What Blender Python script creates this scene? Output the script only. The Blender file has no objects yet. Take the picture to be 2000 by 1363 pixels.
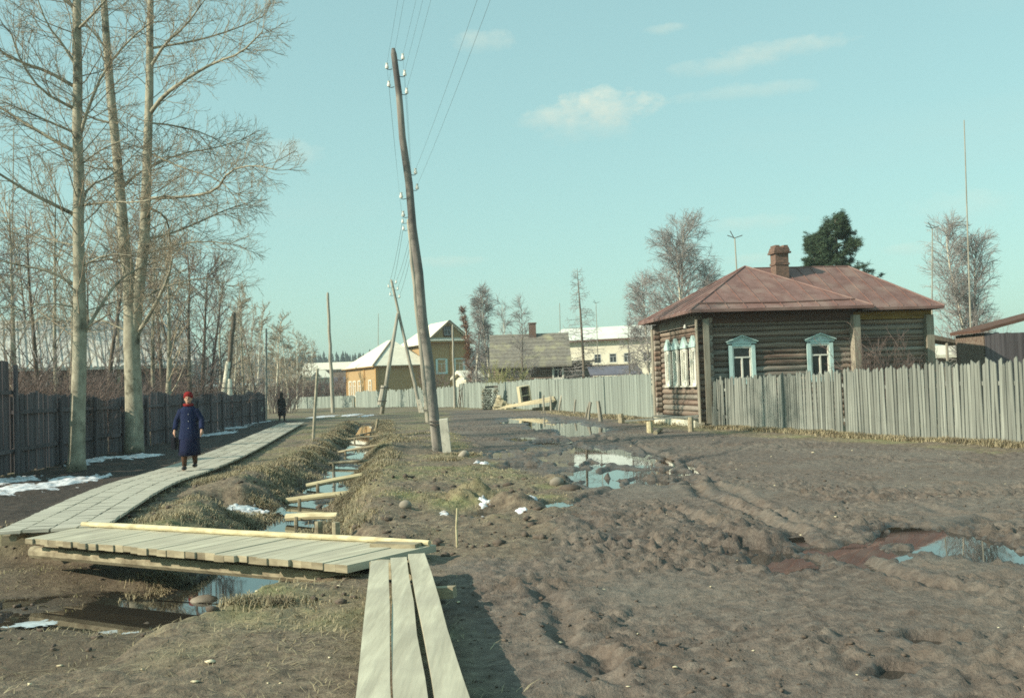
import bpy, math, random
import numpy as np
from mathutils import Vector, Matrix
rad = math.radians
sc = bpy.context.scene
# ------------------------------------------------------------------ camera
F = 2060.0; CX, CY = 1000.0, 681.5; CH = 1.6
PITCH = rad(2.07); ROLL = 0.035
_fw = Vector((0, math.cos(PITCH), math.sin(PITCH))); _u0 = Vector((0, -math.sin(PITCH), math.cos(PITCH))); _r0 = Vector((1, 0, 0))
_rt = math.cos(ROLL) * _r0 - math.sin(ROLL) * _u0
_up = math.sin(ROLL) * _r0 + math.cos(ROLL) * _u0
cd = bpy.data.cameras.new('camera'); cam = bpy.data.objects.new('camera', cd); sc.collection.objects.link(cam)
cd.sensor_width = 36; cd.lens = 36 * F / 2000; cd.clip_end = 5000; cd.clip_start = .05
cam.matrix_world = Matrix(((_rt[0], _up[0], -_fw[0], 0), (_rt[1], _up[1], -_fw[1], 0), (_rt[2], _up[2], -_fw[2], CH), (0, 0, 0, 1)))
sc.camera = cam
# ------------------------------------------------------------------ light and sky
SUN_EL, SUN_AZ = 29.0, 66.0           # azimuth measured from straight behind the camera towards the left
sd = Vector((-math.sin(rad(SUN_AZ)) * math.cos(rad(SUN_EL)), -math.cos(rad(SUN_AZ)) * math.cos(rad(SUN_EL)), math.sin(rad(SUN_EL))))
sl = bpy.data.lights.new('sun', 'SUN'); sl.energy = 5.0; sl.angle = rad(.55); sl.color = (1, .88, .68)
so = bpy.data.objects.new('sun', sl); sc.collection.objects.link(so); so.location = (-30, -20, 40)
so.rotation_euler = (-sd).to_track_quat('-Z', 'Y').to_euler()
w = bpy.data.worlds.new('World'); sc.world = w; w.use_nodes = True
nt = w.node_tree; nt.nodes.clear(); N = nt.nodes.new; L = nt.links.new
sky = N('ShaderNodeTexSky'); sky.sky_type = 'NISHITA'; sky.sun_disc = False
sky.sun_elevation = rad(SUN_EL); sky.sun_rotation = math.atan2(sd.x, sd.y); sky.altitude = 100; sky.air_density = 1.0; sky.dust_density = 1.6; sky.ozone_density = 1.0
SKY_TINT = (2.2, 3.22, 2.8); CLOUD = (6.4, 6.7, 5.5); CLOUD_D = (4.4, 5.5, 5.0)
def mixc(t, a, b, fac):
    m = N('ShaderNodeMix'); m.data_type = 'RGBA'; m.blend_type = t; m.inputs[0].default_value = fac if not hasattr(fac, 'links') else 1
    if hasattr(fac, 'links'): L(fac, m.inputs[0])
    for i, v in ((6, a), (7, b)):
        if hasattr(v, 'links'): L(v, m.inputs[i])
        else: m.inputs[i].default_value = (*v, 1)
    return m.outputs[2]
def wm(op, a, b=None, c=None):
    m = N('ShaderNodeMath'); m.operation = op
    for i, v in enumerate((a, b, c)):
        if v is None: continue
        if hasattr(v, 'links'): L(v, m.inputs[i])
        else: m.inputs[i].default_value = v
    return m.outputs[0]
gm_ = N('ShaderNodeGamma'); gm_.inputs['Gamma'].default_value = .42; L(sky.outputs[0], gm_.inputs['Color'])
col = mixc('MULTIPLY', gm_.outputs[0], SKY_TINT, 1.0)
tc = N('ShaderNodeTexCoord')
def wray(px, py):
    return (_fw + (px - CX) / F * _rt - (py - CY) / F * _up).normalized()
def vdot(v):
    d = N('ShaderNodeVectorMath'); d.operation = 'DOT_PRODUCT'; L(tc.outputs['Generated'], d.inputs[0]); d.inputs[1].default_value = v; return d.outputs['Value']
nz = N('ShaderNodeTexNoise'); nz.inputs['Scale'].default_value = 30; nz.inputs['Detail'].default_value = 10; nz.inputs['Roughness'].default_value = .66
mp = N('ShaderNodeMapping'); mp.inputs['Scale'].default_value = (1, 1, 1.6); L(tc.outputs['Generated'], mp.inputs[0]); L(mp.outputs[0], nz.inputs['Vector'])
den = None; shd = None
# small fair-weather clouds: centre, half width, half height, strength
for (px, py, a, b, s) in ((1185, 212, 98, 40, 1.0), (1065, 232, 52, 26, .55), (1150, 250, 90, 30, .32), (1530, 95, 120, 20, .5), (1400, 130, 100, 18, .34), (1470, 178, 140, 15, .28), (945, 82, 62, 22, .42), (1480, 435, 110, 16, .28), (880, 511, 80, 12, .3), (1870, 405, 90, 30, .22), (560, 300, 70, 26, .3), (1300, 56, 40, 10, .4), (1790, 485, 60, 12, .25), (1490, 505, 80, 12, .25)):
    c = wray(px, py); r = c.cross(Vector((0, 0, 1))).normalized(); u = r.cross(c)
    x = wm('DIVIDE', vdot(r), a / F); y = wm('DIVIDE', vdot(u), b / F)
    q = wm('ADD', wm('MULTIPLY', x, x), wm('MULTIPLY', y, y))
    q = wm('SUBTRACT', 1.15, q); q = wm('ADD', q, wm('MULTIPLY', wm('SUBTRACT', nz.outputs['Fac'], .5), 4.2))
    q = wm('MULTIPLY', wm('SMOOTH_MIN', wm('MAXIMUM', wm('MULTIPLY', q, .62), 0), 1, .3), s)
    q = wm('MULTIPLY', q, wm('GREATER_THAN', vdot(c), .5))
    sq = wm('MULTIPLY', q, wm('MINIMUM', wm('MAXIMUM', wm('ADD', wm('MULTIPLY', y, .7), .55), 0), 1))  # cloud tops lighter, undersides darker: their shading is put into the colour
    den = q if den is None else wm('MAXIMUM', den, q); shd = sq if shd is None else wm('MAXIMUM', shd, sq)
# thin cirrus over the rest of the sky
nz2 = N('ShaderNodeTexNoise'); nz2.inputs['Scale'].default_value = 3.2; nz2.inputs['Detail'].default_value = 6; mp2 = N('ShaderNodeMapping'); mp2.inputs['Scale'].default_value = (1, 1, 4.5); mp2.inputs['Rotation'].default_value = (.1, .05, 0)
L(tc.outputs['Generated'], mp2.inputs[0]); L(mp2.outputs[0], nz2.inputs['Vector'])
dsh = wm('DIVIDE', shd, wm('MAXIMUM', den, .02)); ccol = mixc('MIX', CLOUD_D, CLOUD, dsh)
ci = wm('MULTIPLY', wm('MAXIMUM', wm('SUBTRACT', nz2.outputs['Fac'], .56), 0), .7)
den = wm('MINIMUM', wm('ADD', den, ci), .8)
col = mixc('MIX', col, ccol, den)
bg = N('ShaderNodeBackground'); bg.inputs['Strength'].default_value = .106; L(col, bg.inputs['Color'])
wo = N('ShaderNodeOutputWorld'); L(bg.outputs[0], wo.inputs['Surface'])
sc.view_settings.view_transform = 'Standard'; sc.view_settings.look = 'None'; sc.view_settings.exposure = 0.38; sc.view_settings.gamma = 1
sc.render.engine = 'CYCLES'; sc.cycles.use_denoising = False; sc.cycles.sample_clamp_indirect = 4; sc.cycles.sample_clamp_direct = 12; sc.cycles.filter_width = 1.7; sc.cycles.max_bounces = 6; sc.cycles.diffuse_bounces = 2; sc.cycles.glossy_bounces = 3; sc.cycles.transparent_max_bounces = 8; sc.cycles.volume_bounces = 0
sc.cycles.caustics_reflective = False; sc.cycles.caustics_refractive = False
# ------------------------------------------------------------------ pixel helpers
def ray(px, py): return _fw + (px - CX) / F * _rt - (py - CY) / F * _up
def gp(px, py, z=0.0):
    d = ray(px, py); t = (z - CH) / d.z; return Vector((d.x * t, d.y * t, z))
def at(px, py, Y):
    d = ray(px, py); t = Y / d.y; return Vector((d.x * t, Y, CH + d.z * t))
def proj(p):
    v = Vector(p) - Vector((0, 0, CH)); c = v.dot(_fw); return CX + F * v.dot(_rt) / c, CY - F * v.dot(_up) / c
def solve(p0, d, px):
    lo, hi = 0., 60.; s = 1 if proj(p0 + d * .01)[0] > proj(p0)[0] else -1
    for _ in range(50):
        m = (lo + hi) / 2
        if (proj(p0 + d * m)[0] - px) * s < 0: lo = m
        else: hi = m
    return lo
# ------------------------------------------------------------------ mesh helpers
COL = sc.collection
def smooth(me): me.polygons.foreach_set('use_smooth', [True] * len(me.polygons)); return me
def np_mesh(name, V, Q, sm=False):
    """V (n,3) vertices, Q (m,k) faces all with k corners"""
    V = np.asarray(V, np.float32); Q = np.asarray(Q, np.int32); me = bpy.data.meshes.new(name)
    me.vertices.add(len(V)); me.vertices.foreach_set('co', V.ravel())
    m, k = Q.shape; me.loops.add(m * k); me.loops.foreach_set('vertex_index', Q.ravel())
    me.polygons.add(m); me.polygons.foreach_set('loop_start', np.arange(m, dtype=np.int32) * k)
    if sm: me.polygons.foreach_set('use_smooth', np.ones(m, bool))
    me.update(calc_edges=True); return me
class MB:
    def __init__(s): s.v = []; s.f = []
    def hexa(s, p):
        b = len(s.v); s.v += [tuple(q) for q in p]
        s.f += [tuple(b + i for i in t) for t in ((0, 3, 2, 1), (4, 5, 6, 7), (0, 1, 5, 4), (1, 2, 6, 5), (2, 3, 7, 6), (3, 0, 4, 7))]; return s
    def box(s, c, d, m=None, j=0, rng=random):
        x, y, z = d[0] / 2, d[1] / 2, d[2] / 2
        p = [Vector((sx * x, sy * y, sz * z)) for sz in (-1, 1) for sx, sy in ((-1, -1), (1, -1), (1, 1), (-1, 1))]
        if j: p = [q + Vector((rng.uniform(-j, j), rng.uniform(-j, j), rng.uniform(-j, j))) for q in p]
        if m is not None: p = [m @ q for q in p]
        return s.hexa([q + Vector(c) for q in p])
    def bar(s, a, b, wd, th, upv=(0, 0, 1)):
        a = Vector(a); b = Vector(b); d = (b - a).normalized(); r = d.cross(Vector(upv))
        r = r.normalized() if r.length > 1e-4 else Vector((1, 0, 0)); u = r.cross(d)
        P = []
        for q in (a, b):
            P.append([q + r * sx * wd / 2 + u * sy * th / 2 for sx, sy in ((-1, -1), (1, -1), (1, 1), (-1, 1))])
        return s.hexa(P[0] + P[1])
    def tube(s, path, radii, n=8, cap=True, jit=0, rng=random):
        path = [Vector(p) for p in path]; k = len(path)
        if not hasattr(radii, '__len__'): radii = [radii] * k
        ref = Vector((1, 0, 0)); b = len(s.v)
        for i, p in enumerate(path):
            d = (path[min(i + 1, k - 1)] - path[max(i - 1, 0)]).normalized()
            if i == 0 and abs(d.dot(ref)) > .9: ref = Vector((0, 1, 0))
            r = (ref - d * ref.dot(d)).normalized(); ref = r; u = d.cross(r)
            for a in range(n):
                q = radii[i] * (1 + (rng.uniform(-jit, jit) if jit else 0)); t = 2 * math.pi * a / n
                s.v.append(tuple(p + r * q * math.cos(t) + u * q * math.sin(t)))
        for i in range(k - 1):
            for a in range(n):
                a2 = (a + 1) % n; s.f.append((b + i * n + a, b + i * n + a2, b + (i + 1) * n + a2, b + (i + 1) * n + a))
        if cap: s.f.append(tuple(b + a for a in range(n))[::-1]); s.f.append(tuple(b + (k - 1) * n + a for a in range(n)))
        return s
    def loft(s, rings, cap=True):
        n = len(rings[0]); b = len(s.v)
        for r in rings: s.v += [tuple(p) for p in r]
        for i in range(len(rings) - 1):
            for a in range(n):
                a2 = (a + 1) % n; s.f.append((b + i * n + a, b + i * n + a2, b + (i + 1) * n + a2, b + (i + 1) * n + a))
        if cap: s.f.append(tuple(range(b + n - 1, b - 1, -1))); s.f.append(tuple(b + (len(rings) - 1) * n + a for a in range(n)))
        return s
    def face(s, pts): b = len(s.v); s.v += [tuple(p) for p in pts]; s.f.append(tuple(range(b, b + len(pts)))); return s
    def prism(s, pts, d):
        """polygon pts extruded by vector d"""
        n = len(pts); b = len(s.v); d = Vector(d); s.v += [tuple(p) for p in pts] + [tuple(Vector(p) + d) for p in pts]
        s.f.append(tuple(range(b, b + n))[::-1]); s.f.append(tuple(range(b + n, b + 2 * n)))
        for i in range(n): j = (i + 1) % n; s.f.append((b + i, b + j, b + n + j, b + n + i))
        return s
    def mesh(s, name, sm=False):
        me = bpy.data.meshes.new(name); me.from_pydata(s.v, [], s.f); me.update()
        if sm: smooth(me)
        return me
def fix_normals(me):
    import bmesh
    b = bmesh.new(); b.from_mesh(me); bmesh.ops.recalc_face_normals(b, faces=b.faces); b.to_mesh(me); b.free(); return me
def ob(name, me, m=None, parent=None, loc=(0, 0, 0), rot=(0, 0, 0), scale=(1, 1, 1)):
    if isinstance(me, MB): me = fix_normals(me.mesh(name))
    o = bpy.data.objects.new(name, me); COL.objects.link(o)
    if m is not None and len(me.materials) == 0: me.materials.append(m)
    o.location = loc; o.rotation_euler = rot; o.scale = scale
    if parent is not None: o.parent = parent
    return o
def tag(o, label, cat, group=None):
    o['label'] = label; o['category'] = cat
    if group: o['group'] = group
    return o
def thing(name, label, cat, loc=(0, 0, 0), rz=0, group=None):
    o = bpy.data.objects.new(name, None); COL.objects.link(o); o.location = loc; o.rotation_euler = (0, 0, rz); o.empty_display_size = .2
    return tag(o, label, cat, group)
def copy_tree(o, loc, rz, label=None, scale=1.0):
    c = o.copy(); COL.objects.link(c); c.location = loc; c.rotation_euler = (0, 0, rz); c.scale = (scale, scale, scale) if not hasattr(scale, '__len__') else scale
    if label: c['label'] = label
    for ch in o.children:
        d = ch.copy(); COL.objects.link(d); d.parent = c
        for g in ch.children:
            e = g.copy(); COL.objects.link(e); e.parent = d
    return c
def struct(o): o['kind'] = 'structure'; return o
def stuff(o): o['kind'] = 'stuff'; return o
# ------------------------------------------------------------------ materials
def mat(name, c1, c2=None, scale=(3, 3, 3), rough=.85, bump=.3, bscale=None, rand=.15, detail=6, spec=.25, extra=None, dist=.01, ramp=(.35, .68), hue=None):
    m = bpy.data.materials.new(name); m.use_nodes = True; t = m.node_tree; n = t.nodes; l = t.links; b = n['Principled BSDF']
    b.inputs['Roughness'].default_value = rough; b.inputs['Specular IOR Level'].default_value = spec
    tc = n.new('ShaderNodeTexCoord'); oi = n.new('ShaderNodeObjectInfo')
    mp = n.new('ShaderNodeMapping'); mp.inputs['Scale'].default_value = scale; l.new(tc.outputs['Object'], mp.inputs[0])
    ad = n.new('ShaderNodeVectorMath'); ad.operation = 'ADD'; l.new(mp.outputs[0], ad.inputs[0])
    mu = n.new('ShaderNodeMath'); mu.operation = 'MULTIPLY'; mu.inputs[1].default_value = 37; l.new(oi.outputs['Random'], mu.inputs[0]); l.new(mu.outputs[0], ad.inputs[1])
    nz = n.new('ShaderNodeTexNoise'); nz.inputs['Scale'].default_value = 1; nz.inputs['Detail'].default_value = detail; nz.inputs['Roughness'].default_value = .62; l.new(ad.outputs[0], nz.inputs['Vector'])
    c2 = c2 or tuple(v * .55 for v in c1)
    rp = n.new('ShaderNodeValToRGB'); rp.color_ramp.elements[0].position = ramp[0]; rp.color_ramp.elements[1].position = ramp[1]
    rp.color_ramp.elements[0].color = (*c2, 1); rp.color_ramp.elements[1].color = (*c1, 1); l.new(nz.outputs['Fac'], rp.inputs[0])
    out = rp.outputs[0]
    if extra:     # (colour, scale, threshold lo, hi): patches of another colour
        ec, es, lo, hi = extra
        n2 = n.new('ShaderNodeTexNoise'); n2.inputs['Scale'].default_value = es; n2.inputs['Detail'].default_value = 4; l.new(tc.outputs['Object'], n2.inputs['Vector'])
        r2 = n.new('ShaderNodeMapRange'); r2.inputs[1].default_value = lo; r2.inputs[2].default_value = hi; l.new(n2.outputs['Fac'], r2.inputs[0])
        mx = n.new('ShaderNodeMix'); mx.data_type = 'RGBA'; l.new(r2.outputs[0], mx.inputs[0]); l.new(out, mx.inputs[6]); mx.inputs[7].default_value = (*ec, 1); out = mx.outputs[2]
    if rand:
        mr = n.new('ShaderNodeMapRange'); mr.inputs[3].default_value = 1 - rand; mr.inputs[4].default_value = 1 + rand; l.new(oi.outputs['Random'], mr.inputs[0])
        mx = n.new('ShaderNodeMix'); mx.data_type = 'RGBA'; mx.blend_type = 'MULTIPLY'; mx.inputs[0].default_value = 1; l.new(out, mx.inputs[6]); l.new(mr.outputs[0], mx.inputs[7]); out = mx.outputs[2]
    l.new(out, b.inputs['Base Color'])
    if bump:
        bp = n.new('ShaderNodeBump'); bp.inputs['Strength'].default_value = bump; bp.inputs['Distance'].default_value = dist
        if bscale:
            n3 = n.new('ShaderNodeTexNoise'); n3.inputs['Scale'].default_value = bscale; n3.inputs['Detail'].default_value = 5; l.new(tc.outputs['Object'], n3.inputs['Vector']); l.new(n3.outputs['Fac'], bp.inputs['Height'])
        else: l.new(nz.outputs['Fac'], bp.inputs['Height'])
        l.new(bp.outputs[0], b.inputs['Normal'])
    return m
# wood whose grain runs along local Z (posts, pickets), X (planks)
W = {}
W['picket'] = mat('weathered_picket_wood', (.285, .305, .275), (.13, .142, .132), (26, 26, 1.3), .9, .5, rand=.26, extra=((.24, .25, .26), 1.6, .56, .78))
W['dark_fence'] = mat('dark_weathered_boards', (.15, .135, .145), (.075, .066, .075), (22, 22, 1.2), .9, .5, rand=.25)  # weathered boards, colour lowered further to deepen the fence's shaded face
W['far_fence'] = mat('grey_green_fence_boards', (.30, .345, .31), (.20, .235, .22), (16, 16, 1.0), .9, .4, rand=.16)
W['plank'] = mat('pale_sawn_plank', (.57, .55, .43), (.36, .34, .265), (16, 1.1, 16), .8, .35, rand=.06, extra=((.36, .34, .275), 1.6, .50, .76))
W['slat'] = mat('grey_walkway_slat', (.50, .49, .41), (.36, .35, .30), (2, 14, 14), .85, .35, rand=.06, extra=((.34, .33, .31), 1.2, .54, .75))
W['beam'] = mat('old_beam_wood', (.42, .38, .27), (.19, .16, .11), (2, 12, 12), .9, .5, rand=.15)
W['pale_pole'] = mat('peeled_pole_wood', (.62, .57, .38), (.40, .35, .22), (2, 14, 14), .8, .3, rand=.12)
W['pole'] = mat('tarred_pole_wood', (.30, .285, .25), (.14, .13, .125), (7, 7, .9), .9, .5, rand=.12, extra=((.09, .085, .085), .8, .5, .66))
W['greypole'] = mat('grey_pole_wood', (.42, .40, .33), (.22, .21, .18), (7, 7, .9), .9, .5, rand=.15)
W['log'] = mat('weathered_log', (.36, .31, .25), (.12, .072, .058), (1.0, 19, 19), .9, .6, rand=.28, extra=((.12, .06, .048), .7, .5, .7), detail=8)
W['log_grey'] = mat('grey_log', (.38, .36, .31), (.17, .14, .12), (1.0, 19, 19), .9, .6, rand=.15, extra=((.18, .11, .09), .8, .54, .72))
W['trim'] = mat('corner_board_wood', (.36, .34, .28), (.21, .19, .15), (14, 14, 1.2), .9, .4, rand=.1)
W['frieze'] = mat('brown_frieze_board', (.135, .075, .055), (.075, .045, .035), (1, 10, 10), .85, .3, rand=.08)
W['ochre'] = mat('ochre_frieze_board', (.36, .24, .07), (.19, .13, .05), (1.2, 9, 9), .85, .3, rand=.05)
W['roof_red'] = mat('red_oxide_sheet_metal', (.225, .13, .115), (.15, .083, .073), (2.2, 2.2, 2.2), .62, .2, rand=.1, extra=((.24, .165, .145), 1.4, .48, .72), spec=.4)
W['soffit'] = mat('brown_soffit_boards', (.10, .06, .045), (.06, .04, .03), (1, 8, 8), .9, .3, rand=.05)
W['blue_trim'] = mat('pale_blue_paint', (.58, .76, .73), (.44, .62, .62), (9, 9, 3), .6, .15, rand=.05)
W['white'] = mat('white_oil_paint', (.80, .80, .72), (.66, .66, .58), (5, 5, 2), .55, .15, rand=.04)
W['glass'] = mat('dark_window_glass', (.012, .013, .018), (.02, .02, .024), (2, 2, 2), .05, 0, rand=0, spec=.6)
W['curtain'] = mat('pale_curtain', (.52, .57, .60), (.34, .38, .42), (40, 40, 1), .9, .3, rand=.1)
W['dark_in'] = mat('dark_interior', (.012, .011, .013), (.006, .006, .007), rough=1, bump=0, rand=0)
W['brick'] = mat('sooty_brick', (.24, .15, .115), (.10, .075, .065), (9, 9, 22), .95, .6, rand=.1)
W['birch'] = mat('birch_bark', (.72, .70, .58), (.50, .47, .38), (6, 6, 2.5), .85, .4, rand=.08, extra=((.05, .045, .04), 3.2, .60, .66))
W['aspen'] = mat('grey_aspen_bark', (.44, .42, .33), (.24, .225, .175), (5, 5, 3.5), .9, .7, rand=.08, extra=((.10, .095, .07), 2.6, .56, .68), dist=.03)
W['bark'] = mat('dark_bark', (.20, .17, .135), (.09, .075, .06), (9, 9, 2), .95, .6, rand=.15)
W['twig_l'] = mat('light_twigs', (.42, .37, .28), (.24, .20, .15), (3, 3, 3), .9, 0, rand=.15)
W['twig_p'] = mat('purple_brown_twigs', (.20, .155, .14), (.11, .083, .076), (3, 3, 3), .9, 0, rand=.2)
W['twig_g'] = mat('grey_birch_twigs', (.38, .365, .36), (.23, .215, .21), (3, 3, 3), .9, 0, rand=.15)
W['twig_r'] = mat('rusty_twigs', (.25, .12, .07), (.14, .07, .045), (3, 3, 3), .9, 0, rand=.1)
W['twig_y'] = mat('yellow_green_willow_twigs', (.42, .42, .20), (.25, .26, .12), (3, 3, 3), .9, 0, rand=.1)
W['needle'] = mat('dark_pine_needles', (.07, .11, .06), (.035, .062, .04), (5, 5, 5), .8, 0, rand=.1)
W['forest'] = mat('far_forest', (.040, .062, .048), (.02, .035, .032), (.3, .3, .3), .95, 0, rand=0)
W['snow'] = mat('old_snow', (.76, .79, .84), (.54, .56, .60), (9, 9, 9), .6, .7, rand=0, dist=.03, extra=((.26, .22, .19), 7.0, .54, .70))
W['stone'] = mat('field_stone', (.32, .29, .24), (.18, .16, .135), (6, 6, 6), .9, .5, rand=.2)
W['metal'] = mat('rusty_wire', (.10, .085, .075), (.06, .05, .045), (9, 9, 9), .7, .2, rand=.1)
W['wire'] = mat('aluminium_wire', (.20, .21, .21), (.14, .15, .15), (3, 3, 3), .5, 0, rand=0, spec=.5)
W['porcelain'] = mat('white_porcelain', (.85, .85, .80), (.78, .78, .72), (4, 4, 4), .15, 0, rand=0, spec=.6)
W['concrete'] = mat('concrete_stub', (.72, .70, .60), (.54, .52, .45), (6, 6, 3), .9, .4, rand=.08, extra=((.22, .20, .18), 3.4, .60, .72))
W['yellow'] = mat('ochre_yellow_boards', (.45, .32, .165), (.38, .265, .135), (2, 2, 10), .8, .25, rand=.05)
W['yellow_trim'] = mat('orange_yellow_trim', (.50, .30, .12), (.40, .24, .09), (6, 6, 2), .75, .2, rand=.05)
W['slate'] = mat('pale_slate_roof', (.76, .74, .62), (.64, .62, .52), (1.5, 1.5, 1.5), .8, .25, rand=.04)
W['grey_roof'] = mat('grey_shingle_roof', (.25, .235, .20), (.15, .14, .125), (5, 5, 5), .95, .5, rand=.06, extra=((.32, .31, .21), .9, .5, .7))
W['cream'] = mat('cream_plaster', (.70, .68, .56), (.60, .58, .47), (1.4, 1.4, 1.4), .9, .2, rand=.03)
W['barn_roof'] = mat('silver_board_roof', (.70, .71, .66), (.52, .53, .50), (3, 3, .8), .9, .3, rand=.18)
W['fresh'] = mat('fresh_cut_wood', (.66, .60, .43), (.50, .44, .30), (3, 10, 10), .8, .3, rand=.12)
W['bluegrey'] = mat('blue_grey_roofing', (.17, .17, .21), (.115, .115, .15), (2, 2, 2), .8, .2, rand=.05)
# ------------------------------------------------------------------ terrain
def _hash(ix, iy, s):
    h = (ix.astype(np.int64) * 374761393 + iy.astype(np.int64) * 668265263 + s * 974711) & 0xffffffff
    h = ((h ^ (h >> 13)) * 1274126177) & 0xffffffff
    return ((h ^ (h >> 16)) & 0xffff) / 65535.0
def vn(x, y, s=0):
    ix = np.floor(x); iy = np.floor(y); fx = x - ix; fy = y - iy; fx = fx * fx * (3 - 2 * fx); fy = fy * fy * (3 - 2 * fy)
    a = _hash(ix, iy, s); b = _hash(ix + 1, iy, s); c = _hash(ix, iy + 1, s); d = _hash(ix + 1, iy + 1, s)
    return (a + (b - a) * fx) * (1 - fy) + (c + (d - c) * fx) * fy
def fbm(x, y, o=4, s=0, g=.5):
    t = np.zeros_like(x); a = 1.; n = 0.
    for i in range(o): t += a * (vn(x * 2 ** i + 17.3 * i, y * 2 ** i - 9.1 * i, s + i) - .5); n += a; a *= g
    return t / n * 2
def sst(a, b, x): t = np.clip((x - a) / (b - a), 0, 1); return t * t * (3 - 2 * t)
def seg_d(x, y, pts):
    """distance to a polyline and the fraction along it"""
    best = np.full(x.shape, 1e9); par = np.zeros(x.shape); n = len(pts) - 1
    for i in range(n):
        ax, ay = pts[i]; bx, by = pts[i + 1]; dx, dy = bx - ax, by - ay; t = np.clip(((x - ax) * dx + (y - ay) * dy) / (dx * dx + dy * dy), 0, 1)
        d = np.hypot(x - ax - t * dx, y - ay - t * dy); m = d < best; best = np.where(m, d, best); par = np.where(m, (i + t) / n, par)
    return best, par
def poly_sd(x, y, pts):
    """signed distance, positive inside"""
    d = np.full(x.shape, 1e9); ins = np.zeros(x.shape, bool); n = len(pts)
    for i in range(n):
        ax, ay = pts[i]; bx, by = pts[(i + 1) % n]; dx, dy = bx - ax, by - ay
        t = np.clip(((x - ax) * dx + (y - ay) * dy) / (dx * dx + dy * dy + 1e-12), 0, 1); d = np.minimum(d, np.hypot(x - ax - t * dx, y - ay - t * dy))
        if ay != by:
            c = ((ay > y) != (by > y)) & (x < dx * (y - ay) / (by - ay) + ax); ins ^= c
    return np.where(ins, d, -d)
def g2(px, py, z=0.): p = gp(px, py, z); return (p.x, p.y)
DITCH = [g2(718, 838, -.4), g2(706, 862, -.4), g2(690, 895, -.4), g2(664, 930, -.4), g2(628, 965, -.4), g2(600, 1000, -.4), g2(572, 1030, -.4), g2(505, 1128, -.4), g2(420, 1172, -.4), g2(280, 1195, -.4), (-4.6, 10.6), (-8, 9.6), (-14, 9)]
HOLLOW = [g2(a, b, -.3) for a, b in ((-250, 1100), (60, 1092), (640, 1128), (610, 1178), (500, 1205), (400, 1235), (300, 1290), (150, 1363), (-300, 1450))]
MUD = [g2(*p) for p in ((1930, 888), (1700, 866), (1450, 852), (1385, 846), (1180, 822), (1060, 803), (930, 799), (880, 803), (872, 832), (905, 868), (960, 900), (1030, 925), (1115, 958), (1125, 1000), (1060, 1045), (1000, 1078), (850, 1084), (838, 1100), (895, 1270), (905, 1363))] + [(-.2, 3.5), (-.1, -8), (40, -8), (40, 19)]
SOIL = [(-13, 6), (-11.8, 24), (-16.2, 69), (-13.5, 66), (-10.2, 44), (-8.6, 28), (-6.6, 14), (-7, 6)]
PUD = [(1088, 898, 30, 7), (1192, 892, 46, 10), (1150, 886, 30, 8), (1235, 902, 34, 6), (1212, 928, 28, 8), (1128, 932, 34, 9), (1168, 946, 32, 7), (1278, 926, 22, 5), (1284, 947, 22, 5), (1092, 832, 46, 5), (1140, 842, 40, 5), (1030, 822, 40, 4), (978, 893, 20, 6), (1018, 916, 34, 4),
       (950, 1012, 22, 6), (1518, 1100, 52, 17), (1690, 1087, 64, 11), (1806, 1053, 62, 15), (1872, 1068, 62, 17), (1935, 1088, 52, 16), (1812, 1268, 44, 9), (1868, 1272, 26, 7), (1440, 1090, 16, 5), (1208, 1064, 14, 6), (1760, 1330, 40, 10), (1085, 990, 24, 5), (1050, 880, 18, 4), (1262, 912, 16, 4), (1325, 928, 20, 3), (1335, 945, 14, 3), (1250, 944, 18, 4), (1105, 912, 18, 4), (1160, 912, 16, 4), (1400, 1076, 18, 4), (1160, 1042, 12, 4), (1020, 860, 26, 3), (1075, 866, 30, 3), (1290, 905, 24, 3), (1345, 912, 18, 2.5), (1120, 850, 26, 3)]
PW = []
for (cx, cy, rx, ry) in PUD:
    c = gp(cx, cy, -.05); y0 = gp(cx, cy + ry, -.05).y; y1 = gp(cx, cy - ry, -.05).y
    PW.append((c.x, (y0 + y1) / 2, 1.12 * rx * c.y / F, 1.2 * (y1 - y0) / 2))
RUT = [[g2(*p) for p in q] for q in (((985, 806), (1050, 835), (1105, 875), (1160, 930), (1270, 1010), (1450, 1110), (1760, 1250)), ((1060, 806), (1130, 835), (1215, 870), (1290, 910), (1420, 985), (1640, 1085), (1960, 1190)), ((1440, 852), (1300, 880), (1180, 905), (1090, 945)), ((1480, 862), (1330, 900), (1230, 935), (1120, 985)), ((1430, 1095), (1560, 1085), (1750, 1048), (1990, 1010)), ((1470, 1110), (1640, 1100), (1850, 1072), (2050, 1120)), ((1060, 1150), (1115, 1195), (1120, 1225), (1105, 1250), (1150, 1300)), ((1500, 905), (1640, 955), (1800, 1000), (1960, 1030)), ((900, 870), (1000, 880), (1080, 900)), ((920, 900), (1010, 915), (1100, 935)))]
RUT += [[(x_ + o_, y_ + o_ * .25) for x_, y_ in r_] for r_ in RUT[:4] + RUT[7:8] for o_ in (.42,)]
WALK_PX = [(100, 1031), (262, 945), (352, 920), (447, 884), (519, 850), (572, 825)]
WALK = [gp(x, y, .13) for x, y in WALK_PX]; WALK2 = [(p.x, p.y) for p in WALK]
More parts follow.
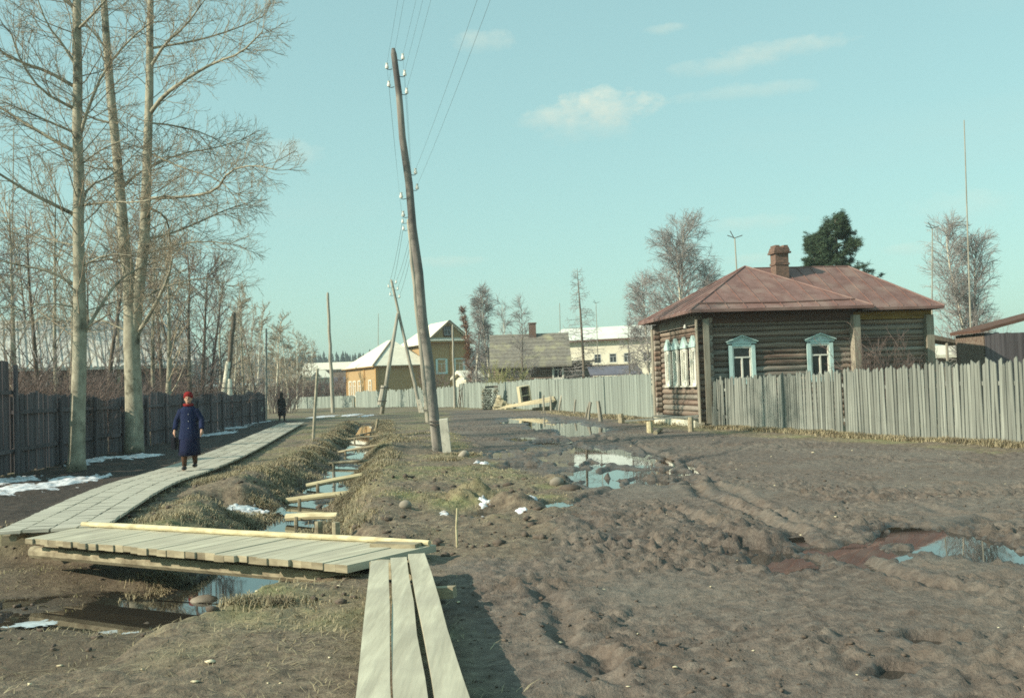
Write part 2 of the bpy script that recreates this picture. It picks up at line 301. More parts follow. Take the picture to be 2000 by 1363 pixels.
def terrain(x, y, full=False):
    x = np.asarray(x, float); y = np.asarray(y, float)
    wx = x + .35 * fbm(x * .8, y * .8, 3, 5); wy = y + .5 * fbm(x * .7, y * .7, 3, 9)
    md = poly_sd(wx, wy, MUD); mud = sst(-.25, .35, md)
    soil = sst(-.3, .4, poly_sd(wx, wy, SOIL)) * (1 - mud)
    far = 1 - sst(35, 80, y)                      # micro relief fades with distance
    h = .05 * fbm(x * .35, y * .35, 3, 1)
    big = fbm(x * 1.7, y * 1.7, 4, 21, .55); fine = fbm(x * 5.5, y * 5.5, 3, 33, .6); rid = 1 - np.abs(fbm(x * 2.6, y * 2.2, 3, 41)) * 2.2
    lump_ = np.abs(fbm(x * 3.4, y * 3.0, 3, 43, .6)); l2 = np.abs(fbm(x * 8.5, y * 8.0, 2, 47, .6)); rough_ = .24 + 1.2 * sst(.25, .8, vn(x * .6, y * .5, 77) * .6 + vn(x * 1.7, y * 1.5, 78) * .4) + .15 * (1 - sst(8, 13, y)); rough_ = rough_ * (1 - .4 * sst(12, 18, y))
    h += mud * far * rough_ * (.045 * big + .020 * fine + .055 * lump_ + .075 * l2 + .07 * np.abs(fbm(x * 15, y * 14, 2, 49)) - .05)
    h += (1 - mud) * far * (.05 * big + .03 * fine + .03 * l2)
    rutw = np.zeros_like(x)
    for i, r in enumerate(RUT):
        d, pr_ = seg_d(wx, wy, r); tread = .022 * np.exp(-(d / .11) ** 4) * np.sign(np.sin(pr_ * sum(math.dist(r[q_], r[q_ + 1]) for q_ in range(len(r) - 1)) * 24 + d * 14)) * (i in (0, 1, 4, 5, 7)); k = far * sst(.35, .8, vn(x * .4 + i, y * .33, 90 + i)) * (.5 + .5 * vn(x * 1.6, y * 1.6, 60 + i))
        h += mud * k * (tread - .075 * np.exp(-(d / .10) ** 4) + .03 * np.exp(-((d - .2) / .08) ** 2)); rutw = np.maximum(rutw, np.exp(-(d / .3) ** 2) * k)
    # ditch
    dd, par = seg_d(x + .34 * fbm(x * 1.3, y * 1.3, 3, 61), y + .34 * fbm(x * 1.1, y * 1.1, 3, 63), DITCH)
    wid = np.interp(par, [0, .08, .5, .58, .7, 1], [.8, 1.0, 1.35, 1.3, 1.3, 1.6]); bot = wid * np.interp(par, [0, .5, .6, 1], [.26, .28, .42, .5])
    dp = np.interp(par, [0, .06, .5, .7, 1], [.16, .33, .38, .50, .50])
    k = 1 - sst(0, 1, (dd - bot) / (wid - bot)); ditch = k
    h = h * (1 - .35 * k) - dp * k + k * far * (.10 * fbm(x * 1.5, y * 1.1, 3, 65) + .03 * l2)
    h += .07 * np.exp(-((dd - wid - .1) / .3) ** 2) * (1 - mud) * far * (.5 + vn(x * .9, y * .9, 71))       # spoil banks
    # wide wet hollow this side of the footbridge
    nl = poly_sd(wx, wy, HOLLOW); kn = sst(-.35, .3, nl); h = h * (1 - .75 * kn) - kn * (.33 + .05 * big); 
    for (a, b, rx, ry) in ((470, 1145, .95, .75), (330, 1190, .75, .32), (130, 1215, .8, .3)):
        gx, gy = g2(a, b, -.42); kq = 1 - sst(.6, 1.15, np.hypot((x - gx) / rx, (y - gy) / ry) + .3 * fbm(x * 2.1, y * 2.1, 3, 69)); h = h * (1 - kq) - .53 * kq
    # icy hollow beside the ditch
    px, py = g2(452, 1004, -.3); q = np.hypot((x - px) / 1.05, (y - py) / 1.15) + .3 * fbm(x * 2.2, y * 2.2, 3, 67); k2 = 1 - sst(.45, 1.05, q); h = h * (1 - .5 * k2) - .30 * k2
    # grassy hump round the poles
    for (a, b, rx, ry, z) in ((780, 950, 1.6, 4.2, .13), (815, 865, 1.5, 5, .16), (862, 895, .7, .8, .06), (460, 940, .8, 1.8, .10), (350, 1005, .6, 1.1, .06), (545, 960, .5, 1.2, .10), (660, 1080, .8, .6, .0)):
        gx, gy = g2(a, b); h += z * np.exp(-((x - gx) / rx) ** 2 - ((y - gy) / ry) ** 2) * (1 - ditch)
    # turned clods where the road meets the verge
    for (a, b, rx, ry, z) in ((910, 985, .5, .5, .16), (1010, 990, .45, .5, .16), (1060, 1020, .9, 1.0, .09), (1090, 940, .35, .5, .14), (1482, 1064, .26, .4, .18), (870, 985, .4, .5, .1), (960, 985, .35, .4, .12)):
        gx, gy = g2(a, b); h += z * np.exp(-((x - gx) / rx) ** 2 - ((y - gy) / ry) ** 2) * (.6 + .8 * fbm(x * 4, y * 4, 3, 83))
    gx, gy = g2(945, 1000); h -= .10 * np.exp(-((x - gx) / .35) ** 2 - ((y - gy) / .45) ** 2)
    # ground falls away beside the walkway and stays below its deck
    wd, wp = seg_d(x, y, WALK2)
    kk = np.exp(-(wd / 1.0) ** 2); h = h * (1 - kk) + kk * np.minimum(h, -.03)
    wet = .75 * rutw * mud * sst(.35, .65, vn(x * .8, y * .6, 121))
    for (cx, cy, rx, ry) in PW:
        near = (np.abs(x - cx) < rx * 4 + 1) & (np.abs(y - cy) < ry * 4 + 1)
        q = np.where(near, np.hypot((x - cx) / rx, (y - cy) / ry) + .75 * fbm(x * 2.6 / max(.4, rx), y * 2.6 / max(.4, ry), 4, 51), 9)
        k = 1 - sst(.75, 1.5, q); h = h * (1 - k) + k * (-.10 + .22 * h); wet = np.maximum(wet, 1 - sst(1.1, 2.1, q))
    wet = np.maximum(wet, (1 - sst(0, .22, dd - bot)) * .9)
    # plank path and bridge stay clear of the soil
    pd, _ = seg_d(x, y, [(-1.2, 10.4), (-.72, 6.6), (-.35, 3.2)]); kk = np.exp(-(pd / .55) ** 2); h = h * (1 - kk) + kk * np.minimum(h, -.02)
    bx, by = g2(370, 1075); u = ((x - bx) * .86 - (y - by) * .51); v = ((x - bx) * .51 + (y - by) * .86)
    kb = (1 - sst(.6, 1.1, np.abs(v))) * (1 - sst(2.1, 3.0, np.abs(u))); h = h * (1 - kb) + kb * np.minimum(h, -.02 - .12 * (1 - sst(1.7, 2.7, np.abs(u))))
    # distant land
    h = h * (1 - sst(120, 200, y)) + sst(140, 520, y) * 7.0 * sst(120, 0, x)
    if not full: return h
    ditch = np.maximum(ditch, kn * .9); grass = (1 - mud) * (1 - soil) * (1 - .95 * ditch) * sst(-.25, .35, fbm(x * .7, y * .6, 4, 101) + .02)
    return h, mud, soil, grass, wet, ditch
def H(x, y): return float(terrain(np.array([x]), np.array([y]))[0])
def axis(breaks):
    """breaks: (start, end, step at start, step at end)"""
    out = []
    for a, b, s0, s1 in breaks:
        t = a
        while t < b - 1e-6: out.append(t); t += s0 + (s1 - s0) * (t - a) / (b - a)
    out.append(breaks[-1][1]); return np.array(out)
xs = axis([(-900, -120, 60, 20), (-120, -30, 14, 1.0), (-30, -9, .6, .10), (-9, -5, .09, .045), (-5, 8, .037, .037), (8, 14, .04, .16), (14, 40, .2, 1.2), (40, 150, 2, 20), (150, 900, 25, 80)])
ys = axis([(-60, 2, 8, .5), (2, 5, .3, .04), (5, 14, .035, .042), (14, 30, .045, .12), (30, 60, .13, .4), (60, 130, .5, 2), (130, 600, 4, 30), (600, 2500, 40, 200)])
X, Y = np.meshgrid(xs, ys); nx, ny = len(xs), len(ys)
h, mud, soil, grass, wet, ditch = terrain(X.ravel(), Y.ravel(), True)
i = np.arange(nx * ny).reshape(ny, nx)
gm = np_mesh('ground', np.stack([X.ravel(), Y.ravel(), h], 1), np.stack([i[:-1, :-1].ravel(), i[:-1, 1:].ravel(), i[1:, 1:].ravel(), i[1:, :-1].ravel()], 1), True)
for nme, arr in (('mud', mud), ('soil', soil), ('grass', grass), ('wet', wet), ('ditch', ditch)):
    a = gm.attributes.new(nme, 'FLOAT', 'POINT'); a.data.foreach_set('value', arr.astype(np.float32))
def ground_material():
    m = bpy.data.materials.new('ground_soil'); m.use_nodes = True; t = m.node_tree; n = t.nodes; l = t.links; b = n['Principled BSDF']
    tc = n.new('ShaderNodeTexCoord')
    def noise(s, d=6, r=.6):
        q = n.new('ShaderNodeTexNoise'); q.inputs['Scale'].default_value = s; q.inputs['Detail'].default_value = d; q.inputs['Roughness'].default_value = r; l.new(tc.outputs['Object'], q.inputs['Vector']); return q.outputs['Fac']
    def ramp(f, *st):
        q = n.new('ShaderNodeValToRGB'); e = q.color_ramp.elements
        while len(e) < len(st): e.new(.5)
        for k, (p, c) in enumerate(st): e[k].position = p; e[k].color = (*c, 1)
        l.new(f, q.inputs[0]); return q.outputs[0]
    def mix(f, a, c, mode='MIX'):
        q = n.new('ShaderNodeMix'); q.data_type = 'RGBA'; q.blend_type = mode
        if hasattr(f, 'links'): l.new(f, q.inputs[0])
        else: q.inputs[0].default_value = f
        for k, v in ((6, a), (7, c)):
            if hasattr(v, 'links'): l.new(v, q.inputs[k])
            else: q.inputs[k].default_value = (*v, 1)
        return q.outputs[2]
    def math_(op, a, c):
        q = n.new('ShaderNodeMath'); q.operation = op; q.use_clamp = True
        for k, v in ((0, a), (1, c)):
            if hasattr(v, 'links'): l.new(v, q.inputs[k])
            else: q.inputs[k].default_value = v
        return q.outputs[0]
    def attr(k): q = n.new('ShaderNodeAttribute'); q.attribute_name = k; return q.outputs['Fac']
    n1 = noise(1.3); n2 = noise(9, 8, .7); n3 = noise(40, 4, .6); n4 = noise(.35, 3)
    mudc = ramp(n2, (.30, (.068, .054, .046)), (.50, (.146, .120, .102)), (.72, (.235, .202, .170)))
    mudc = mix(math_('MULTIPLY', ramp(n4, (.45, (0, 0, 0)), (.62, (1, 1, 1))), .45), mudc, (.20, .183, .155))
    mudc = mix(math_('MULTIPLY', ramp(noise(.9, 5, .65), (.5, (0, 0, 0)), (.68, (1, 1, 1))), .5), mudc, (.135, .095, .070))
    grc = ramp(n2, (.30, (.105, .085, .054)), (.5, (.205, .175, .108)), (.70, (.33, .295, .18)))
    grc = mix(ramp(n1, (.46, (0, 0, 0)), (.62, (.6, .6, .6))), grc, (.175, .20, .085))
    soilc = ramp(n2, (.34, (.026, .021, .019)), (.58, (.058, .046, .039)), (.74, (.12, .095, .07)))  # dark soil; the shade along the fence is deepened in this colour too
    bare = ramp(n2, (.34, (.095, .074, .056)), (.55, (.185, .15, .11)), (.75, (.31, .265, .19)))
    c = mix(attr('grass'), bare, grc); c = mix(attr('mud'), c, mudc); c = mix(attr('soil'), c, soilc)
    c = mix(math_('MULTIPLY', attr('ditch'), .6), c, (.07, .052, .036))  # ditch and hollow earth; the hollow's shade is darkened into the colour
    wetf = math_('MULTIPLY', attr('wet'), math_('ADD', .35, n1)); c = mix(math_('MULTIPLY', wetf, .75), c, mix(1., c, (.42, .40, .40), 'MULTIPLY'))
    l.new(c, b.inputs['Base Color'])
    rr = n.new('ShaderNodeMapRange'); l.new(wetf, rr.inputs[0]); rr.inputs[3].default_value = .88; rr.inputs[4].default_value = .26; l.new(rr.outputs[0], b.inputs['Roughness'])
    b.inputs['Specular IOR Level'].default_value = .35
    ad = math_('ADD', math_('MULTIPLY', n2, .7), math_('MULTIPLY', n3, .3))
    bp = n.new('ShaderNodeBump'); bp.inputs['Strength'].default_value = .9; bp.inputs['Distance'].default_value = .05; l.new(ad, bp.inputs['Height']); l.new(bp.outputs[0], b.inputs['Normal'])
    return m
W['ground'] = ground_material()
struct(ob('ground', gm, W['ground']))
# ------------------------------------------------------------------ water
wmz = bpy.data.materials.new('standing_water'); wmz.use_nodes = True; b = wmz.node_tree.nodes['Principled BSDF']
b.inputs['Base Color'].default_value = (.03, .028, .024, 1); b.inputs['Roughness'].default_value = .02; b.inputs['IOR'].default_value = 1.5; b.inputs['Specular IOR Level'].default_value = 1.0
_n = wmz.node_tree.nodes.new('ShaderNodeTexNoise'); _n.inputs['Scale'].default_value = 6; _b = wmz.node_tree.nodes.new('ShaderNodeBump'); _b.inputs['Strength'].default_value = .03; _b.inputs['Distance'].default_value = .01
wmz.node_tree.links.new(_n.outputs['Fac'], _b.inputs['Height']); wmz.node_tree.links.new(_b.outputs[0], b.inputs['Normal'])
def hull(pts):
    pts = sorted(set(pts)); lo = []; up2 = []
    for out, seq in ((lo, pts), (up2, pts[::-1])):
        for p in seq:
            while len(out) > 1 and (out[-1][0] - out[-2][0]) * (p[1] - out[-2][1]) - (out[-1][1] - out[-2][1]) * (p[0] - out[-2][0]) <= 0: out.pop()
            out.append(p)
    return lo[:-1] + up2[:-1]
grp = list(range(len(PW)))
for i_ in range(len(PW)):
    for j_ in range(i_):
        a_, b_ = PW[i_], PW[j_]
        if abs(a_[0] - b_[0]) < 1.5 * (a_[2] + b_[2]) and abs(a_[1] - b_[1]) < 1.5 * (a_[3] + b_[3]):
            g0, g1 = grp[i_], grp[j_]; grp = [g1 if g == g0 else g for g in grp]
for k, g in enumerate(sorted(set(grp))):     # one level sheet of water for each run of touching puddles
    pts = [(cx + 1.3 * rx * math.cos(t * math.pi / 8), cy + 1.3 * ry * math.sin(t * math.pi / 8)) for (cx, cy, rx, ry), g_ in zip(PW, grp) if g_ == g for t in range(16)]
    q = MB(); q.face([(x_, y_, -.033 + .0004 * k) for x_, y_ in hull(pts)]); struct(ob('puddle_water', q.mesh('puddle_water'), wmz))
rg = np.random.default_rng(4)
V = []; Qf = []
ZW = lambda k: (-.14, -.23, -.30, -.31, -.32, -.33, -.34, -.43)[min(k, 7)]
for k in range(9):
    a = Vector(DITCH[max(k - 1, 0)]); c = Vector(DITCH[min(k + 1, len(DITCH) - 1)]); d = (c - a).normalized(); s = Vector((d.y, -d.x)); p = Vector(DITCH[k]); wd = .75 if k > 1 else .3
    V += [(p.x + s.x * wd, p.y + s.y * wd, ZW(k)), (p.x - s.x * wd, p.y - s.y * wd, ZW(k))]
struct(ob('stream_water', np_mesh('stream_water', V, [(2 * k, 2 * k + 1, 2 * k + 3, 2 * k + 2) for k in range(8)]), wmz))
q = MB(); q.face([(x_, y_, -.436) for x_, y_ in HOLLOW]); struct(ob('hollow_pool_water', fix_normals(q.mesh('hollow_pool_water')), wmz))
px, py = g2(452, 1004, -.3); q = MB(); q.face([(px + .85 * math.cos(t * math.pi / 12), py + .95 * math.sin(t * math.pi / 12), -.27) for t in range(24)])
struct(ob('hollow_water', q.mesh('hollow_water'), wmz))
# ------------------------------------------------------------------ walkway of slats
rnd = random.Random(7)
def path_sample(pts, step):
    out = []; acc = 0.
    for a, b2 in zip(pts[:-1], pts[1:]):
        d = (b2 - a); ln = d.length; t = acc
        while t < ln: out.append((a + d * (t / ln), d.normalized())); t += step
        acc = t - ln
    return out
def chaikin(p, n=2):
    for _ in range(n):
        o = [p[0]]
        for a, b2 in zip(p[:-1], p[1:]): o += [a * .75 + b2 * .25, a * .25 + b2 * .75]
        p = o + [p[-1]]
    return p
wk = thing('board_walkway', 'long grey slatted boardwalk running beside the dark fence', 'walkway', (WALK[0].x, WALK[0].y, 0))
o0 = Vector((WALK[0].x, WALK[0].y, 0)); fine_path = chaikin(WALK); rows = path_sample(fine_path, .165); far_mb = MB()
slat_me = [fix_normals(MB().box((0, 0, 0), (.285, .138, .035), j=.004, rng=rnd).mesh('slat')) for _ in range(6)]
for k, (p, d) in enumerate(rows):
    s = Vector((d.y, -d.x, 0)); az = math.atan2(s.y, s.x)
    for c in range(4):
        off = (c - 1.5) * .31 + rnd.uniform(-.003, .003); q = p + s * off - o0; q.z += rnd.uniform(-.003, .003) - .018
        if k < 75:
            ob('slat', rnd.choice(slat_me), W['slat'], wk, q, (rnd.uniform(-.008, .008), rnd.uniform(-.006, .006), az + rnd.uniform(-.004, .004)))
        else: far_mb.box(q, (.285, .138, .035), Matrix.Rotation(az + rnd.uniform(-.01, .01), 3, 'Z'), .004, rnd)
stuff(ob('slat_run', far_mb, W['slat'], wk))
for sgn in (-.42, .0, .42):
    q = MB(); pts = [p + Vector((d.y, -d.x, 0)) * sgn - o0 - Vector((0, 0, .085)) for p, d in rows[::6]]
    q.tube(pts, .05, 6); ob('joist', q, W['beam'], wk)
for p, d in rows[3::14]:
    s = Vector((d.y, -d.x, 0)); q = MB(); q.bar(p + s * .66 - o0 - Vector((0, 0, .17)), p - s * .66 - o0 - Vector((0, 0, .17)), .14, .12); ob('sleeper', q, W['beam'], wk)
# ------------------------------------------------------------------ footbridge over the ditch
A, B, C, D = gp(52, 1050, .12), gp(684, 1101, .12), gp(850, 1064, .12), gp(160, 1028, .12)
br = thing('plank_footbridge', 'pale plank footbridge spanning the muddy ditch', 'footbridge', (A.x, A.y, 0)); o0 = Vector((A.x, A.y, 0)); nb = 34; PHI = math.atan2((C - B).y, (C - B).x) - math.pi / 2
for k in range(nb):
    t0, t1 = k / nb, (k + 1) / nb - .0007; e = rnd.uniform(-.035, .035); zz = rnd.uniform(-.004, .004)
    p = [A.lerp(B, t0), A.lerp(B, t1), D.lerp(C, t1), D.lerp(C, t0)]; n_ = (D - A).normalized()
    p[0] = p[0] - n_ * (.03 + e); p[1] = p[1] - n_ * (.03 + e + rnd.uniform(-.008, .008)); p[2] = p[2] + n_ * (.02 + e * .5); p[3] = p[3] + n_ * (.02 + e * .5)
    th = rnd.uniform(.055, .07); Rq = Matrix.Rotation(-PHI, 3, 'Z'); tp = [Rq @ (v + Vector((0, 0, zz)) - o0) for v in p]; bt = [v - Vector((0, 0, th)) for v in tp]
    dk_ = ob('deck_plank', MB().hexa(bt + tp), W['plank'], br, (0, 0, 0), (0, 0, PHI)); dk_.data.materials.append(W['beam']); dk_.data.polygons[2].material_index = 1
for f_, r_, z_ in ((.2, .07, -.07), (.5, .08, -.06), (.85, .075, -.055)):
    a = A.lerp(D, f_) + Vector((0, 0, z_ - .12)); c = B.lerp(C, f_) + Vector((0, 0, z_ - .12)); e = (c - a).normalized()
    ob('bearer_log', MB().tube([a - o0 - e * .1, a.lerp(c, .33) - o0, a.lerp(c, .66) - o0, c - o0 + e * .05], [r_, r_ * .97, r_ * .92, r_ * .9], 9), W['beam'], br)
a = D + Vector((.02, -.03, .032)); c = C + Vector((-.05, -.04, .028))
ob('kerb_pole', MB().tube([a - o0, a.lerp(c, .2) - o0 + Vector((0, .02, .0)), a.lerp(c, .5) - o0 + Vector((0, -.015, 0)), a.lerp(c, .8) - o0 + Vector((0, .015, 0)), c - o0], [.03, .033, .031, .03, .026], 10), W['pale_pole'], br)
for px_, py_ in ((623, 1050), (657, 1052)):
    p = gp(px_, py_, -.05); ob('bridge_post', MB().tube([(p.x, p.y, -.5) - o0 if False else Vector((p.x, p.y, -.6)) - o0, Vector((p.x, p.y, .14 if py_ < 1060 else -.06)) - o0], [.05, .045], 8), W['beam'], br)
# ------------------------------------------------------------------ three plank path in the foreground
pp = thing('plank_path', 'three wide pale planks leading up to the footbridge', 'walkway', (-.72, 6.6, 0)); o0 = Vector((-.72, 6.6, 0))
for k, (b0, b1, t0, t1, ty, z0, nm) in enumerate(((704, 762, 724, 759, 1094, .215, 'left'), (766, 821, 763, 794, 1089, .205, 'mid'), (833, 890, 798, 830, 1081, .21, 'right'))):
    pb0, pb1, pt0, pt1 = gp(b0, 1270, z0), gp(b1, 1270, z0), gp(t0, ty, z0), gp(t1, ty - 2, z0)
    def ext(a, c): dd = (a - c).normalized(); return a + dd * 3.3
    if k == 1: pb1 = pb1 - Vector((.0, 0, 0))
    rows_ = []; nseg = 7
    e0, e1 = ext(pb0, pt0), ext(pb1, pt1); mb = MB(); base = []
    for s_ in range(nseg + 1):
        f_ = s_ / nseg; a = e0.lerp(pt0, f_); c = e1.lerp(pt1, f_); sag = -.012 * math.sin(f_ * math.pi) + rnd.uniform(-.003, .003); jx = rnd.uniform(-.006, .006)
        a = a + Vector((jx, 0, sag)) - o0; c = c + Vector((rnd.uniform(-.006, .006), 0, sag)) - o0
        base.append([a - Vector((0, 0, .05)), c - Vector((0, 0, .05)), c, a])
    mb.loft(base); ob('plank', mb, W['plank'], pp)
for yy, w0, w1 in ((9.0, -1.25, -.85), (4.2, -.8, -.2), (10.1, -1.4, -.95)):
    ob('cross_bearer', MB().bar(Vector((w0, yy + .12, .085)) - o0, Vector((w1, yy - .05, .085)) - o0, .15, .14), W['beam'], pp)
p = gp(878, 1158, .10); ob('cross_bearer', MB().bar(Vector((p.x - .35, p.y + .09, .09)) - o0, Vector((p.x + .04, p.y - .01, .11)) - o0, .09, .08), W['beam'], pp)
# ------------------------------------------------------------------ poles laid across the ditch, with their pegs
for kp, (x0, y0, x1, y1, r_) in enumerate(((577, 984, 642, 980, .06), (582, 954, 664, 949, .055), (618, 929, 690, 923, .055), (648, 892, 708, 888, .04), (672, 873, 726, 870, .04), (690, 852, 742, 849, .035), (700, 842, 748, 838, .035), (560, 1046, 612, 1040, .05))):
    a = gp(x0, y0, -.05); c = gp(x1, y1, -.02); e_ = (c - a) * .28; a = a - e_; c = c + e_ * .9; a.z = min(max(H(a.x, a.y), -.27), -.06) + r_ * .3 + rnd.uniform(-.02, .02); c.z = min(max(H(c.x, c.y), -.27), -.05) + r_ * .3 + rnd.uniform(-.02, .03)
    t = thing('ditch_crosspole', ('pale round pole bracing the ditch, second one above the footbridge', 'pale pole across the ditch, third one above the footbridge', 'pale pole across the ditch, fourth one above the footbridge', 'thin grey pole across the ditch, fifth one above the footbridge', 'thin grey pole across the ditch, third one from its far head', 'thin grey pole across the ditch, second one from its far head', 'thin grey pole across the ditch at its far head', 'short pale board laid over the ditch right beside the footbridge')[kp], 'pole', ((a.x + c.x) / 2, (a.y + c.y) / 2, min(a.z, c.z)), group='poles bracing the ditch'); o0 = Vector(t.location)
    ob('bar', MB().tube([a - o0, a.lerp(c, .5) - o0 + Vector((0, 0, .01)), c - o0], [r_, r_ * .95, r_ * .85], 8), W['pale_pole' if kp < 3 else 'beam'], t)
    g_ = a.lerp(c, .22); gz = H(g_.x, g_.y); ob('peg', MB().tube([Vector((g_.x, g_.y - r_ * 2, min(gz, -.3) - .1)) - o0, Vector((g_.x, g_.y - r_ * 2, g_.z + .02)) - o0], [.035, .03], 6), W['beam'], t)
def stake(px, py, top_px, top_py, r_, m_, label, cat='stake', name='wooden_stake', sink=.15, group=None):
    p = gp(px, py, 0); z = H(p.x, p.y); p = gp(px, py, z); q = at(top_px, top_py, p.y)
    o = ob(name, MB().tube([Vector((0, 0, -sink)), (q - p) * .5 + Vector((rnd.uniform(-.01, .01), 0, 0)), q - p], [r_, r_ * .95, r_ * .85], 8), m_, None, p); return tag(o, label, cat, group)
stake(611, 861, 620, 720, .055, W['aspen'], 'tall thin barked stake stuck in the ditch bank')
stake(893, 1068, 893, 992, .012, W['pale_pole'], 'thin dry stick standing in the grass beside the mud')
stake(522, 984, 522, 958, .03, W['beam'], 'short stub of a post in the reeds by the icy hollow')
stake(516, 1030, 517, 1008, .03, W['beam'], 'broken post stub beside the stream just above the bridge')
stake(733, 842, 738, 818, .07, W['beam'], 'stub of a weathered post at the head of the ditch')
stake(705, 825, 704, 812, .03, W['beam'], 'tiny peg in the grass left of the leaning strut pole')
# ------------------------------------------------------------------ stones, snow and ice
W['clod'] = mat('mud_clod', (.15, .122, .10), (.075, .06, .05), (6, 6, 6), .9, .6, rand=0, dist=.02)
def lump(name, loc, size, m_, label=None, cat=None, seed=0, group=None, flat=1.):
    import bmesh
    b_ = bmesh.new(); bmesh.ops.create_icosphere(b_, subdivisions=2, radius=1); r_ = random.Random(seed)
    off = [Vector((r_.uniform(-1, 1), r_.uniform(-1, 1), r_.uniform(-1, 1))).normalized() for _ in range(7)]; amp = [r_.uniform(.12, .34) for _ in off]
    for v in b_.verts:
        k = 1.
        for d_, a_ in zip(off, amp): k -= a_ * max(0, v.co.dot(d_) - .55)
        v.co = Vector((v.co.x * size[0], v.co.y * size[1], v.co.z * size[2])) * k
    me = bpy.data.meshes.new(name); b_.to_mesh(me); b_.free(); smooth(me); o = ob(name, me, m_, None, loc)
    return tag(o, label, cat, group) if label else o
def on(px, py, dz=0.):
    p = gp(px, py); z = H(p.x, p.y); p = gp(px, py, z); p.z = H(p.x, p.y) + dz; return p
lump('stone', on(1087, 938, .03), (.13, .11, .10), W['stone'], 'rounded tan boulder beside the puddled ruts', 'stone', 3)
lump('stone', on(792, 986, .04), (.09, .08, .07), W['stone'], 'small round pale stone lying in the short grass', 'stone', 5)
tag(lump('turf_clod', on(1115, 955, .0), (.2, .17, .08), W['clod'], seed=8), 'overturned turf clod at the edge of the puddles', 'clod')
lump('stone', on(400, 1160, .03), (.11, .09, .05), W['stone'], 'pale flat stone on the wet bank under the bridge', 'stone', 9)
lump('stone', on(398, 1150, .05), (.16, .12, .08), W['stone'], 'brown stone with grass at the edge of the pool below the bridge', 'stone', 10)
lump('stone', on(110, 1082, .03), (.08, .08, .07), W['stone'], 'round white stone beside the left end of the bridge', 'stone', 12)
lump('stone', on(905, 893, .05), (.15, .13, .12), W['stone'], 'yellowish stone at the foot of the tall leaning pole', 'stone', 13)
def patch(px, py, rx, ry, label, seed, hgt=.045, m_=None, name='snow_patch', cat='snow', zoff=0., base_z=None):
    c = gp(px, py, 0 if base_z is None else base_z); y0, y1 = gp(px, py + ry, c.z).y, gp(px, py - ry, c.z).y; wx_, wy_ = rx * c.y / F, (y1 - y0) / 2
    n1_, n2_ = 70, 44; x_, y_ = np.meshgrid(np.linspace(-1.5, 1.5, n1_), np.linspace(-1.5, 1.5, n2_)); q_ = np.hypot(x_, y_)
    x_ = c.x + wx_ * x_; y_ = c.y + wy_ * y_; fq = 2.2 / max(.25, min(wx_, 1.2)); fl = 1 - q_ + .95 * fbm(x_ * fq + seed, y_ * fq * .8, 4, seed, .6)
    tz = terrain(x_.ravel(), y_.ravel()).reshape(x_.shape) if base_z is None else np.full(x_.shape, base_z)
    z_ = tz - .012 + (hgt * 1.2 * np.clip(fl, 0, 1) ** .6) * (.6 + .8 * vn(x_ * 5, y_ * 5, seed))
    i_ = np.arange(n1_ * n2_).reshape(n2_, n1_); Qs = np.stack([i_[:-1, :-1].ravel(), i_[:-1, 1:].ravel(), i_[1:, 1:].ravel(), i_[1:, :-1].ravel()], 1); keep_ = fl.ravel()[Qs].max(1) > 0; Qs = Qs[keep_]
    us, inv = np.unique(Qs, return_inverse=True); Vs = np.stack([x_.ravel() - c.x, y_.ravel() - c.y, z_.ravel()], 1)[us]
    me = np_mesh(name, Vs, inv.reshape(-1, 4), True)
    return tag(ob(name, me, m_ or W['snow'], None, (c.x, c.y, 0)), label, cat)
patch(58, 952, 66, 14, 'broad patch of dirty snow at the foot of the near fence', 3)
patch(148, 936, 40, 6, 'long thin strip of snow in front of the pale single trunk', 5)
patch(15, 940, 40, 9, 'snow heaped at the left end beside the gate boards', 6)
patch(195, 900, 26, 7, 'bluish snow patch between the two thick trunks', 8)
patch(272, 893, 32, 4, 'thin line of snow in front of the forked tree', 11)
patch(430, 838, 34, 6, 'snow patch behind the woman near the birch props', 14)
patch(463, 831, 14, 8, 'bright snow beside the birch props', 17)
patch(420, 847, 24, 4, 'snow smear at the edge of the walkway', 19)
patch(632, 813, 26, 1.6, 'white snow strip behind the birch stake', 21)
patch(686, 811, 18, 1.5, 'lumpy snow patch in the far grass', 23)
patch(716, 812, 13, 1.6, 'snow lumps beside the strut pole', 25)
W['ice'] = mat('thin_blue_ice', (.62, .70, .74), (.42, .50, .55), (4, 4, 4), .25, .3, rand=.05, spec=.5)
for k, (a, b2, c, d, lb) in enumerate(((472, 1002, 40, 5, 'slab of ice curved along the hollow bank'), (404, 1014, 16, 8, 'blue ice sheet at the near end of the hollow'), (480, 984, 24, 6, 'upper ice ledge in the hollow'), (462, 994, 34, 3, 'thin ice ridge across the hollow'))):
    patch(a, b2, c, d, lb, 31 + k, .05, W['ice'] if k != 0 else W['snow'], 'ice_sheet', 'ice', base_z=-.235)
for k, (a, b2, c, d, lb) in enumerate(((868, 1010, 14, 4, 'white ice chip on the verge left of the muddy hole'), (946, 990, 9, 5, 'white lump of snow in the muddy hole'), (1038, 983, 10, 4, 'small white lump right of the muddy hole'), (1020, 1007, 12, 3, 'flat white scrap below the turned clods'), (948, 909, 8, 4, 'white lump on the grass by the dark rut'), (932, 908, 6, 3, 'tiny white lump left of the dark rut'), (590, 943, 14, 5, 'snow lump tucked in the reeds by the ditch'))):
    patch(a, b2, c, d, lb, 51 + k, .035, W['snow'], 'snow_lump', 'snow')
